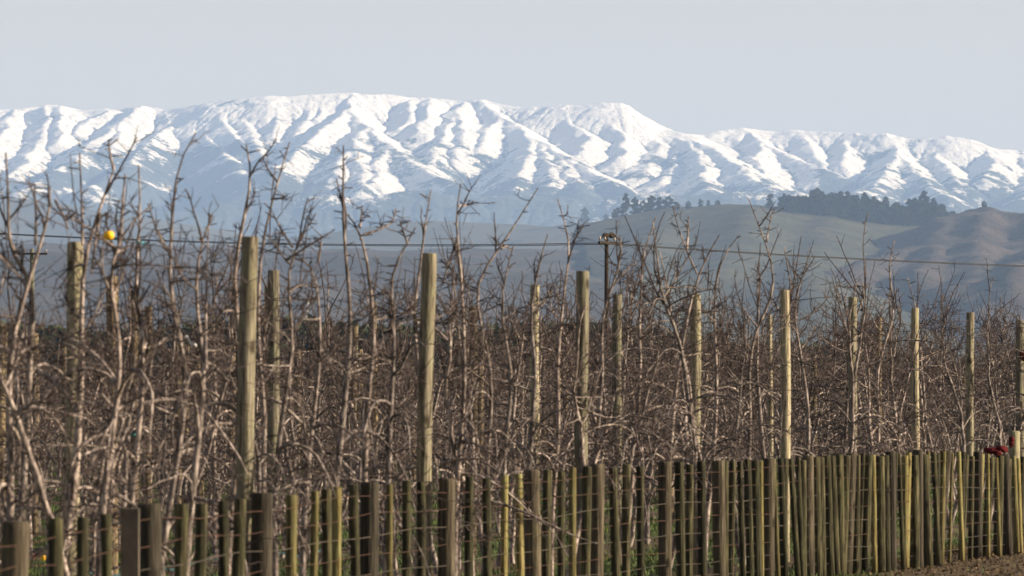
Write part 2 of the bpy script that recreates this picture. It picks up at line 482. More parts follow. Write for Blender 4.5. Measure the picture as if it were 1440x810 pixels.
    for it in range(4):
        n = 60000
        px = rs.rand(n) * (w - 3) + 1; py = rs.rand(n) * (h - 3) + 1
        vx = np.zeros(n); vy = np.zeros(n)
        for s in range(34):
            e = 1.0
            dzx = (sample_grid(Z, px + e, py) - sample_grid(Z, px - e, py)) * .5
            dzy = (sample_grid(Z, px, py + e) - sample_grid(Z, px, py - e)) * .5
            vx = vx * .25 - dzx; vy = vy * .25 - dzy
            sp_ = np.hypot(vx, vy) + 1e-6
            cut = np.minimum(.035 * sp_ * min(1, (s + 1) / 8), .8)
            np.subtract.at(Z, (np.clip(py.round().astype(int), 0, h - 1), np.clip(px.round().astype(int), 0, w - 1)), cut)
            px = np.clip(px + vx / sp_, 1, w - 2); py = np.clip(py + vy / sp_, 1, h - 2)
        Z = Z + 0.0
    Z = blur(Z, 1)
    # restore the exact skyline: compare the projected skyline per column with the traced one
    colx = gx
    sxg = 720 + GX / GY * F; syg = HY - (Z - EYE) / GY * F
    cx = np.array([c[0] for c in crest], float); cyy = np.array([c[1] for c in crest], float)
    bins = np.arange(-260, 1700, 6.0)
    top = np.full(len(bins), np.nan)
    bi = ((sxg + 260) / 6).astype(int)
    for b in range(len(bins)):
        mm = bi == b
        if mm.any(): top[b] = syg[mm].min()
    ok = ~np.isnan(top)
    want = np.interp(bins + 3, cx, cyy)
    dpx = np.zeros(len(bins)); dpx[ok] = top[ok] - want[ok]
    dpx = np.convolve(np.pad(dpx, 1, mode='edge'), [.25, .5, .25], 'valid')
    corr = np.interp(sxg, bins + 3, dpx) * GY / F
    hgt = np.clip((Z - 700) / 600, 0, 1)
    Z = Z + corr * hgt
    # snow cover: everything high, patchy lower down, none in the forest
    gyv, gxv = np.gradient(Z, cell)
    steep = np.hypot(gxv, gyv)
    line = 860 + np.interp(720 + GX / GY * F, [0, 150, 320, 420, 560, 700, 1440], [120, 170, 180, 70, 10, 0, 0])
    sn = (Z - line) / 300 + .5 * fbm(Z.shape, 60, 61, 6, .65) + .42 * fbm(Z.shape, 18, 63, 5, .7) - .12 * (steep - .6)
    sn = np.clip(sn + .35, 0, 1.4)
    front = np.clip((GY - 20350) / 250, 0, 1)
    low = .32 * fbm(Z.shape, 46, 55, 5, .7) + .22 + np.clip((Z - 780) / 250, -1, .3)
    sn = sn * front + np.clip(low, 0, .6) * (1 - front)
    me = grid_mesh('mountains', GX, GY, Z, {'snow': sn, 'rock': np.clip((steep - .55) * 1.6, 0, 1) + np.clip(.5 - np.abs(Z - 1000) / 500, 0, .5)})
    m, nt, bs = mat('snow_rock_forest', .75)
    at = nt.nodes.new('ShaderNodeAttribute'); at.attribute_name = 'snow'
    wp = world_pos(nt)
    n1 = noise_tex(nt, .035, 7, .72, wp)
    s = math_n(nt, 'ADD', at.outputs['Fac'], math_n(nt, 'MULTIPLY', math_n(nt, 'SUBTRACT', n1, .5), 1.9))
    f = ramp(nt, s, [(.44, (0, 0, 0)), (.53, (1, 1, 1))])
    rk = noise_tex(nt, .055, 6, .75, wp)
    sc = nt.nodes.new('ShaderNodeAttribute'); sc.attribute_name = 'rock'
    speck = ramp(nt, math_n(nt, 'ADD', rk, math_n(nt, 'MULTIPLY', sc.outputs['Fac'], .2)), [(.66, (1, 1, 1)), (.74, (.15, .15, .15))])
    n3 = noise_tex(nt, .13, 5, .75, wp)
    s = math_n(nt, 'ADD', s, math_n(nt, 'MULTIPLY', math_n(nt, 'SUBTRACT', n3, .5), 1.3))
    f = ramp(nt, s, [(.44, (0, 0, 0)), (.55, (1, 1, 1))])
    forest = ramp(nt, noise_tex(nt, .02, 5, .6, wp), [(.3, (.035, .045, .04)), (.7, (.075, .08, .06))])
    nt.links.new(mixc(nt, math_n(nt, 'MULTIPLY', f, speck), forest, (.89, .83, .745)), bs.inputs['Base Color'])
    bump(nt, bs, noise_tex(nt, .022, 9, .7, wp), 1.0, 15)
    o = link_mesh('mountains', me, m); tag(o, kind='structure')
build_mountains()

# ------------------------------------------------------------------ green and brown hills
HILL = {}
def build_hills(name, x0, x1, y0, y1, cell, ridges, slope, blurn, seed, amp, material, base=None):
    gx = np.arange(x0, x1, cell); gy = np.arange(y0, y1, cell)
    GX, GY = np.meshgrid(gx, gy)
    Z = np.full(GX.shape, -8.0)
    for r in ridges:
        sl = slope
        if isinstance(r, tuple): sl, r = r
        pl = pline(r)
        for a, b in zip(pl[:-1], pl[1:]): stamp(Z, GX, GY, x0, y0, cell, a, b, sl)
    if base is not None: Z = np.maximum(Z, base(GX, GY))
    Z = blur(Z, blurn)
    edge = np.clip((GY - y0) / (12 * cell), 0, 1) * np.clip(np.minimum(GX - x0, x1 - GX) / (12 * cell), 0, 1)
    Z = Z + (amp * fbm(Z.shape, 40, seed, 5, .5) + .35 * amp * fbm(Z.shape, 12, seed + 9, 4, .55, True)) * np.clip((Z + 5) / 40, 0, 1)
    Z = Z * edge - 8 * (1 - edge)
    o = link_mesh(name, grid_mesh(name, GX, GY, Z), material); tag(o, kind='structure')
    def hz(x, y):
        return float(sample_grid(Z, np.array([(x - x0) / cell]), np.array([(y - y0) / cell]))[0])
    return hz

def hill_mat(name, stops, scale, patch=None, bumpd=4):
    m, nt, bs = mat(name, 1)
    wp = world_pos(nt)
    n = noise_tex(nt, scale, 6, .65, wp)
    c = ramp(nt, n, stops)
    if patch:
        f = ramp(nt, noise_tex(nt, scale * 2.2, 6, .7, wp), [(.56, (0, 0, 0)), (.66, (1, 1, 1))])
        c = mixc(nt, f, c, patch)
    nt.links.new(c, bs.inputs['Base Color'])
    bump(nt, bs, noise_tex(nt, scale * 5, 8, .68, wp), .9, bumpd * 1.6)
    return m
M_green = hill_mat('pasture_hill', [(.3, (0.034, 0.0374, 0.0204)), (.5, (0.0598, 0.0598, 0.034)), (.7, (0.0918, 0.085, 0.051))], .011, (0.0374, 0.0408, 0.0238), 5)
M_brown = hill_mat('scrubby_brown_hill', [(.3, (0.0306, 0.0245, 0.0204)), (.5, (0.0578, 0.0435, 0.0354)), (.7, (0.0918, 0.068, 0.051))], .012, (0.0374, 0.0408, 0.0238), 5)
M_far = hill_mat('far_grassy_hill', [(.3, (0.0612, 0.0612, 0.0408)), (.7, (0.102, 0.0918, 0.0578))], .004, (0.034, 0.0374, 0.0238), 2)
M_low = hill_mat('low_bushy_hill', [(.3, (0.0272, 0.0258, 0.0204)), (.5, (0.051, 0.0422, 0.034)), (.7, (0.0816, 0.0612, 0.051))], .006, (0.0306, 0.0374, 0.0238), 4)

hz_far = build_hills('far_hills', -2600, 2600, 10800, 15500, 20,
    [[(-400, 262, 14500), (-120, 268, 14500), (0, 277, 14500), (60, 288, 14300), (130, 303, 14000), (190, 320, 13600), (260, 332, 13300), (400, 338, 13000), (500, 330, 12600)],
     [(430, 340, 12300), (480, 328, 12300), (530, 318, 12300), (570, 314, 12300), (640, 313, 12300), (740, 316, 12300), (785, 319, 12300), (818, 312, 12200), (850, 312, 12100), (900, 320, 12000), (1100, 320, 12000), (1700, 315, 12000)]],
    .16, 4, 21, 7, M_far)

def base_low(GX, GY):
    sx = 720 + GX / GY * F
    syt = np.interp(sx, [-400, 0, 250, 500, 760, 1000, 1900], [330, 338, 350, 352, 356, 380, 390])
    top = (HY - syt) / F * 7800
    return np.interp(GY, [3600, 5200, 7800, 9800], [0, .35, 1, .6]) * top - 8 + np.interp(GY, [3600, 5000], [0, 8])
build_hills('low_hills', -1500, 300, 3400, 9800, 14,
    [(.12, [(-200, 345, 6500), (60, 352, 6300), (220, 375, 6000), (330, 400, 5600)]),
     (.12, [(420, 360, 7000), (560, 366, 6700), (700, 385, 6300)])],
    .12, 3, 41, 9, M_low, base_low)

G_RIDGES = [
    (.20, [(860, 330, 8700), (885, 314, 8600), (905, 303, 8500), (940, 293, 8400), (1000, 289, 8300), (1050, 287.5, 8250), (1100, 291, 8250), (1160, 298, 8250), (1240, 304.5, 8250), (1330, 309, 8250)]),
    (.24, [(940, 293, 8400), (925, 330, 7700), (915, 380, 6900), (880, 430, 5800)]),
    (.24, [(1060, 288, 8250), (1040, 330, 7500), (1010, 385, 6700)]),
    (.26, [(1170, 299, 8250), (1150, 330, 7700), (1130, 372, 6900), (1150, 420, 6000)]),
    (.16, [(760, 360, 8300), (830, 348, 8200), (900, 345, 8000)]),
]
hz_green = build_hills('green_hills', 0, 950, 5000, 9800, 9, G_RIDGES, .22, 5, 51, 5, M_green)
B_RIDGES = [
    (.34, [(1315, 310, 8000), (1345, 302, 7950), (1370, 296, 7900), (1390, 292, 7850), (1440, 290, 7800), (1520, 284, 7800), (1700, 280, 7800)]),
    (.36, [(1345, 302, 7950), (1325, 325, 7600), (1262, 352, 7300), (1215, 372, 7000), (1190, 400, 6600)]),
    (.36, [(1390, 292, 7850), (1370, 330, 7400), (1380, 370, 6900), (1360, 410, 6300)]),
    (.36, [(1325, 325, 7600), (1312, 360, 7100), (1290, 400, 6500)]),
    (.36, [(1470, 288, 7800), (1470, 340, 7200), (1430, 385, 6500), (1425, 420, 6000)]),
    (.36, [(1600, 284, 7800), (1590, 340, 7100), (1550, 390, 6300)]),
]
hz_brown = build_hills('brown_hills', 300, 1500, 5200, 9300, 8, B_RIDGES, .34, 3, 61, 13, M_brown)

# ------------------------------------------------------------------ pines on the hill tops
def leaf_cards(centres, per, size, spread, rs, squash=.7):
    V = []; Q = []
    c = np.repeat(np.asarray(centres, float), per, 0)
    n = len(c)
    r = np.repeat(np.array([s for s in spread], float), per) if hasattr(spread, '__len__') else np.full(n, spread)
    d = rs.normal(size=(n, 3)); d /= np.linalg.norm(d, axis=1)[:, None]
    rr = r * rs.rand(n) ** (1 / 2.2)
    p = c + d * rr[:, None] * np.array([1, 1, squash])
    u = rs.normal(size=(n, 3)); u /= np.linalg.norm(u, axis=1)[:, None]
    v = np.cross(u, rs.normal(size=(n, 3))); v /= np.linalg.norm(v, axis=1)[:, None]
    s = size * (.6 + .8 * rs.rand(n))[:, None]
    V = np.stack([p - u * s - v * s * .6, p + u * s - v * s * .6, p + u * s * .7 + v * s * .6, p - u * s * .7 + v * s * .6], 1).reshape(-1, 3)
    Q = np.arange(len(V)).reshape(-1, 4)
    return V, Q

mp, ntp, bp = mat('pine_needles', .9)
ntp.links.new(ramp(ntp, noise_tex(ntp, .35, 4), [(.3, (.022, .032, .014)), (.6, (.045, .06, .025)), (.8, (.075, .085, .04))]), bp.inputs['Base Color'])
M_pine = mp
M_ptrunk = plain('pine_bark', (.09, .065, .05), .9, 0, .4, 2)

def make_pine(seed, H, W, shape):
    rs = np.random.RandomState(seed); R = random.Random(seed)
    root = empty('pine_tree')
    tb = MB(); tb.tube([(0, 0, -1.5), (R.uniform(-.3, .3), R.uniform(-.3, .3), H * .45), (R.uniform(-.6, .6), R.uniform(-.6, .6), H * .9)], [.55, .4, .12], 6)
    cs = []; sp = []
    for k in range(34):
        t = rs.rand() ** .95
        z = H * (.08 + .88 * t)
        env = {'cone': (1 - t) ** .75 + .12, 'round': math.sqrt(max(0, 1 - (2 * t - .85) ** 2 * .8)), 'broken': .45 + .5 * rs.rand() * (1 - t * .5)}[shape]
        a = rs.rand() * 6.283; q = W * .5 * env * (.35 + .6 * rs.rand())
        c = (math.cos(a) * q, math.sin(a) * q, z)
        cs.append(c); sp.append(W * (.13 + .09 * rs.rand()) * (1.15 - .5 * t))
        tb.tube([(0, 0, z * .92), c], [.16, .05], 4)
    cs.append((0, 0, H * .97)); sp.append(W * .07)
    tb.build('trunk', M_ptrunk, root)
    Vv, Qq = leaf_cards(cs, 80, .8, sp, rs, .62)
    link_mesh('crown', np_mesh('crown', Vv, Qq, False), M_pine, root)
    return root

def copy_thing(root, loc, rz=0, scale=None):
    r = root.copy(); COL.objects.link(r); r.location = loc; r.rotation_euler = (0, 0, rz)
    if scale: r.scale = scale
    for ch in root.children:
        c = ch.copy(); COL.objects.link(c); c.parent = r
        for g in ch.children:
            d = g.copy(); COL.objects.link(d); d.parent = c
    return r

pine_protos = [make_pine(1, 22, 13, 'round'), make_pine(2, 26, 12, 'cone'), make_pine(3, 24, 15, 'broken'), make_pine(5, 18, 12, 'round')]
pine_used = [False] * 4
def place_pine(k, sx, D, scale, label, group=None, sy_hz=hz_green, rz=0):
    x = (sx - 720) / F * D
    z = sy_hz(x, D)
    if pine_used[k]:
        o = copy_thing(pine_protos[k], (x, D, z - .5), rz, (scale * 1.25, scale * 1.25, scale))
    else:
        o = pine_protos[k]; pine_used[k] = True
        o.location = (x, D, z - .5); o.rotation_euler = (0, 0, rz); o.scale = (scale,) * 3
    for key in ('group',):
        if key in o: del o[key]
    tag(o, label, 'tree', group)
    return o
R = random.Random(7)
def behind(D): return D
place_pine(0, 822, 12150, 1.75, 'lone round dark pine at the far left end of the hilltop trees', rz=1, sy_hz=hz_far)
place_pine(3, 852, 12100, 1.3, 'smallest dark pine, alone in the gap beside the lone round pine', rz=2, sy_hz=hz_far)
place_pine(1, 880, 8480, 1.75, 'tallest dark pine at the left end of the green hilltop clump')
place_pine(3, 869, 8500, 1.35, 'low pine against the left foot of the tallest hilltop pine')
for i, sx in enumerate((893, 905, 916, 928, 941)):
    place_pine(R.choice((0, 2, 3)), sx, 8420, R.uniform(1.1, 1.35), 'dark pine in the clump sloping up the left shoulder of the green hill', 'pines on the left shoulder of the green hill', rz=R.uniform(0, 6))
for i, sx in enumerate((952, 968, 985, 996, 1009)):
    place_pine(R.choice((0, 3)), sx, 8300, R.uniform(.45, .7), 'tiny dark tree dotted along the crest of the green hill', 'small trees along the green hill crest', rz=R.uniform(0, 6))
place_pine(2, 1083, 8240, .9, 'dark spreading pine at the left tip of the long shelterbelt')
belt = np.arange(1097, 1345, 2.9)
for i, sx in enumerate(belt):
    env = np.interp(sx, [1090, 1125, 1150, 1180, 1225, 1250, 1275, 1300, 1318, 1335, 1345], [.62, .95, 1.28, 1.15, 1.2, 1.0, 1.1, 1.42, 1.2, .85, .6])
    place_pine(R.randrange(4), sx + R.uniform(-2, 2), 8205 + R.uniform(-25, 60), env * R.uniform(.98, 1.38),
               'dark pine packed in the long shelterbelt along the hilltop', 'pines of the hilltop shelterbelt', rz=R.uniform(0, 6))
place_pine(2, 1357, 8000, .9, 'dark ragged pine on the saddle between green and brown hills', sy_hz=hz_brown)
place_pine(3, 1345, 8000, .8, 'low pine at the right end of the hilltop shelterbelt', sy_hz=hz_brown)
place_pine(3, 1384, 7860, .55, 'small lone pine on the brown hill skyline', sy_hz=hz_brown)

# bare pale tree and a small house on the green hill
def make_house(name, sx, D, w, d, h, label):
    x = (sx - 720) / F * D; z = hz_green(x, D)
    r = empty(name, (x, D, z - .3))
    b = MB(); b.box((0, 0, h / 2), (w / 2, d / 2, h / 2)); b.build('wall', M_white, r, False)
    g = MB(); n = len(g.V)
    hw, hd = w / 2 + .4, d / 2 + .4
    g.V += [Vector(v) for v in ((-hw, -hd, h + .01), (hw, -hd, h + .01), (hw, hd, h + .01), (-hw, hd, h + .01), (-hw, 0, h + 1.8), (hw, 0, h + 1.8))]
    g.Q += [(0, 1, 5, 4), (2, 3, 4, 5), (3, 2, 1, 0), (0, 4, 3, 3), (1, 2, 5, 5)]
    g.build('roof', plain('pale_roof', (.5, .5, .5)), r, False)
    wb = MB(); wb.box((-w * .2, -d / 2 - .02, h * .55), (w * .1, .03, h * .2)); wb.build('window', M_line, r, False)
    wb = MB(); wb.box((w * .2, -d / 2 - .02, h * .4), (w * .06, .03, h * .38)); wb.build('door', M_line, r, False)
    tag(r, label, 'house')
make_house('house', 1236, 8230, 8, 6, 3.4, 'small white house at the foot of the hilltop pines')
make_house('shed', 1165, 8235, 3, 3, 2.6, 'tiny pale shed left of the white house under the pines')

# dark shelterbelt on the plain behind the orchard
rs = np.random.RandomState(12)
cs = []; sp_ = []
for x in np.arange(-95, 60, 1.5):
    hh = 12.6 + 1.0 * math.sin(x * .12) + rs.rand() * .8 - max(0, x) * .05
    for z in np.arange(1, hh, 1.6):
        cs.append((x + rs.rand(), 810 + rs.rand() * 4 + x * .2, min(z, hh - 1))); sp_.append(1.5)
Vv, Qq = leaf_cards(cs, 44, .5, sp_, rs, 1)
o = link_mesh('shelterbelt_hedge', np_mesh('shelterbelt_hedge', Vv, Qq, False), M_pine)
tag(o, 'long dark clipped shelterbelt hedge across the plain behind the orchard', 'hedge', kind='stuff')

# ------------------------------------------------------------------ power poles and line
def power_pole(sx, D, top_y, material, label, arm_half, arm_angle, r=.14, arm_y=None):
    p = P(sx, top_y, D); H = p.z
    root = empty('power_pole', (p.x, D, 0), arm_angle)
    b = MB(); b.tube([(0, 0, -.3), (0, 0, H * .5), (0, 0, H)], [r * 1.15, r, r * .8], 12); b.build('pole', material, root)
    az = H - .25 if arm_y is None else P(sx, arm_y, D).z
    b = MB(); b.box((0, -r - .05, az), (arm_half, .055, .06)); b.build('crossarm', M_dark, root, False)
    b = MB()
    for s in (-1, 1): b.tube([(s * arm_half * .55, -r - .06, az - .06), (0, -r - .02, az - .62)], .02, 5)
    b.build('brace', M_dark, root)
    for s in (-.93, -.45, .45, .93):
        b = MB(); b.tube([(s * arm_half, -r - .05, az + .055), (s * arm_half, -r - .05, az + .12), (s * arm_half, -r - .05, az + .13), (s * arm_half, -r - .05, az + .2), (s * arm_half, -r - .05, az + .27)], [.015, .02, .06, .05, .03], 8)
        b.build('insulator', M_porc, root)
    tag(root, label, 'utility pole')
    return root, az
pole1, az1 = power_pole(853, 218, 334, M_dark, 'dark wooden power pole carrying the line, above the orchard posts', 1.1, math.radians(64), .105)
b = MB()   # fuse gear and jumper loops on top of the pole
b.blob((-.30, -.1, az1 + .33), (.30, .12, .11), 3); b.blob((.32, -.1, az1 + .36), (.26, .12, .13), 8)
b.tube([(-.95, -.2, az1 + .18), (-.55, -.2, az1 + .42), (-.2, -.2, az1 + .38), (.2, -.2, az1 + .42), (.95, -.2, az1 + .2)], .03, 6)
o = b.build('fuse_gear', M_dark, pole1)
pole2, az2 = power_pole(45, 300, 350, M_pole, 'pale power pole with a wide crossarm behind the leftmost trees', .92, math.radians(4), .15, 357)

def wire_pts(f, x0, x1, D0, D1, off, n=60):
    pts = []
    for i in range(n + 1):
        t = i / n; sx = x0 + (x1 - x0) * t; D = D0 + (D1 - D0) * t
        p = P(sx, f(sx), D); p.y += off[1]; p.x += off[0]; p.z += off[2]
        pts.append(p)
    return pts
fl = lambda x: 345 - 4.4e-5 * (x - 610) ** 2
fr_ = lambda x: 342.4 + .072 * (x - 853) - 3.0e-5 * (x - 853) ** 2
ca, sa = math.cos(math.radians(64)), math.sin(math.radians(64))
for k, (s, lab) in enumerate(((-.93, 'thin dark power line spanning the view, nearer of the two conductors'), (.93, 'thin dark power line spanning the view, farther of the two conductors'))):
    off = (s * 1.1 * ca * .3, s * 1.1 * sa, 0)
    b = MB()
    b.tube(wire_pts(fl, -500, 853, 218, 218, off) + wire_pts(fr_, 853, 2300, 218, 290, off)[1:], .016, 5)
    tag(b.build('power_line', M_line), lab, 'power line', 'conductors of the power line')

# ------------------------------------------------------------------ apple trees
def grow(start, d, L, n, rnd, droop=0., wob=.12, up=0.):
    pts = [Vector(start)]; d = Vector(d).normalized(); s = L / n
    for i in range(n):
        d = d + Vector((rnd.gauss(0, wob), rnd.gauss(0, wob), rnd.gauss(0, wob) - droop + up))
        d.normalize(); pts.append(pts[-1] + d * s)
    return pts
def at(pts, t):
    f = t * (len(pts) - 1); i = min(int(f), len(pts) - 2); return pts[i].lerp(pts[i + 1], f - i), (pts[i + 1] - pts[i]).normalized()
def rand_dir(rnd):
    while True:
        v = Vector((rnd.uniform(-1, 1), rnd.uniform(-1, 1), rnd.uniform(-1, 1)))
        if .1 < v.length < 1: return v.normalized()

def grow_tree(seed, leaders=None, H=3.1, dens=1.0, lod=0):
    """returns (trunk, branches, twigs) mesh builders; base at the origin"""
    rnd = random.Random(seed)
    T, W = MB(), MB(); B = T            # limbs grow out of the trunk as one woody mesh
    ns = 6 if lod == 0 else 4; traced = bool(leaders)
    if not leaders:
        n = 18
        lean = Vector((rnd.gauss(0, .10), rnd.gauss(0, .10), 1))
        pts = [Vector((0, 0, -.05))]
        ph1, ph2 = rnd.uniform(0, 6), rnd.uniform(0, 6); am = rnd.uniform(.04, .16)
        for i in range(n):
            t = (i + 1) / n
            d = lean + Vector((am * 2 * math.sin(ph1 + 6 * t), am * 2 * math.sin(ph2 + 5 * t), 0)) + Vector((rnd.gauss(0, .08), rnd.gauss(0, .08), 0))
            pts.append(pts[-1] + d.normalized() * (H / n))
        leaders = [pts]
    r0 = rnd.uniform(.027, .038)
    for li, pts in enumerate(leaders):
        m = len(pts)
        rr = r0 if li == 0 else .011
        T.tube(pts, [max(.0055, rr * (1 - (i / (m - 1)) ** 1.5 * .86)) * rnd.uniform(.92, 1.12) for i in range(m)], ns, False)
    main = leaders[0]
    topz = main[-1].z
    def twig(p, d, L, r, sub=True):
        q = grow(p, d, L, 4 if lod == 0 else 2, rnd, -.04, .16)
        m = len(q); W.tube(q, [r * (1 - .6 * i / (m - 1)) for i in range(m)], 3, False)
        if sub:
            for _ in range(rnd.choice((1, 2, 3)) if lod == 0 else rnd.choice((0, 1))):
                p2, d2 = at(q, rnd.uniform(.15, .95))
                d3 = (d2 * .5 + rand_dir(rnd)).normalized(); l3 = rnd.uniform(.035, .13)
                W.tube([p2, p2 + d3 * l3], [r * .8, r * .45], 3, False)
    def limb(p, d, L, r, droop, nt_):
        q = grow(p, d, L, 8 if lod == 0 else 4, rnd, droop, .13)
        m = len(q); B.tube(q, [r * (1 - .68 * i / (m - 1)) * rnd.uniform(.9, 1.15) for i in range(m)], 5 if lod == 0 else 3, False)
        for _ in range(nt_):
            p2, d2 = at(q, rnd.uniform(.12, 1))
            d3 = d2 * rnd.uniform(.1, .9) + rand_dir(rnd) * .8 + Vector((0, 0, rnd.uniform(-.2, .7)))
            twig(p2, d3, rnd.uniform(.12, .42) * (1.5 if rnd.random() < .12 else 1), rnd.uniform(.0035, .006))
        for _ in range(rnd.choice((0, 0, 0, 1) if traced else (0, 0, 1, 1))):      # upright water shoots
            p2, d2 = at(q, rnd.uniform(.3, .95))
            q3 = grow(p2, d2 * .25 + Vector((rnd.gauss(0, .12), rnd.gauss(0, .12), 1)), rnd.uniform(.25, .6), 5 if lod == 0 else 3, rnd, -.05, .09)
            m3 = len(q3); W.tube(q3, [.0062 * (1 - .55 * i / (m3 - 1)) for i in range(m3)], 3, False)
        if rnd.random() < .5:
            p2, d2 = at(q, rnd.uniform(.3, .7))
            q2 = grow(p2, d2 + rand_dir(rnd) * .7, L * .5, 5 if lod == 0 else 3, rnd, droop * .7, .14)
            m2 = len(q2); B.tube(q2, [r * .55 * (1 - .6 * i / (m2 - 1)) for i in range(m2)], 4 if lod == 0 else 3, False)
            for _ in range(nt_ // 2):
                p3, d4 = at(q2, rnd.uniform(.1, 1)); twig(p3, d4 * .4 + rand_dir(rnd), rnd.uniform(.1, .35), .004)
    NL = int((12 if lod == 0 else 10) * dens)
    for k in range(NL):
        h = rnd.uniform(.8, min(2.75, topz - .35))
        f = min(.98, h / max(topz, .1)); p, d = at(main, f)
        az = rnd.uniform(0, 6.283)
        if h < 1.9:
            el = rnd.uniform(.25, 1.2); L = rnd.uniform(.45, 1.15); droop = rnd.uniform(.12, .42)
        else:
            el = rnd.uniform(-.1, .95); L = rnd.uniform(.3, .8) * (1 - .12 * (h - 1.9)) * (.8 if traced else 1); droop = rnd.uniform(-.08, .16)
        dd = Vector((math.cos(az) * math.cos(el), math.sin(az) * math.cos(el), math.sin(el)))
        limb(p, dd, L, rnd.uniform(.009, .017) * (1 if h < 1.9 else .68), droop, int(rnd.uniform(5, 9) if traced else rnd.uniform(5, 10) if lod == 0 else rnd.uniform(3, 6)))
    # short spurs along every leader, whips from the head
    for pts in leaders:
        for _ in range(int((26 if lod == 0 else 10) * len(pts) / 18) + 4):
            p, d = at(pts, rnd.uniform(.25, .99))
            az = rnd.uniform(0, 6.283); dd = Vector((math.cos(az), math.sin(az), rnd.uniform(-.2, .9)))
            L = rnd.uniform(.03, .10) if rnd.random() < .75 else rnd.uniform(.12, .3)
            if L < .11: W.tube([p, p + dd.normalized() * L], [.006, .0045], 3, False)
            else: twig(p, dd, L, .0045)
    for _ in range(rnd.choice((2, 3, 4)) if len(leaders) == 1 else rnd.choice((1, 2))):
        f = rnd.uniform(.6, .95); p, d = at(main, f)
        dd = Vector((rnd.gauss(0, .42), rnd.gauss(0, .42), 1))
        q = grow(p, dd, rnd.uniform(.4, .9) if not traced else rnd.uniform(.15, .45), 7 if lod == 0 else 4, rnd, -.06, .1)
        m = len(q); W.tube(q, [.009 * (1 - .6 * i / (m - 1)) for i in range(m)], 4 if lod == 0 else 3, False)
        for _ in range(8 if lod == 0 else 3):
            p2, d2 = at(q, rnd.uniform(.1, .98)); twig(p2, d2 * .3 + rand_dir(rnd) * .8 + Vector((0, 0, .3)), rnd.uniform(.03, .2), .004, False)
    return T, W

def apple_root(loc, T, W, rz=0):
    root = empty('apple_tree', loc, rz)
    T.build('trunk', M_trunk, root); W.build('crown', M_twig, root)
    return root

def rowz(sx, k=0):
    """distance of row k where it crosses photo column sx"""
    a = (sx - 720) / F
    return SLOPE * (ROW0 + k * ROW_DZ) / (SLOPE - a)

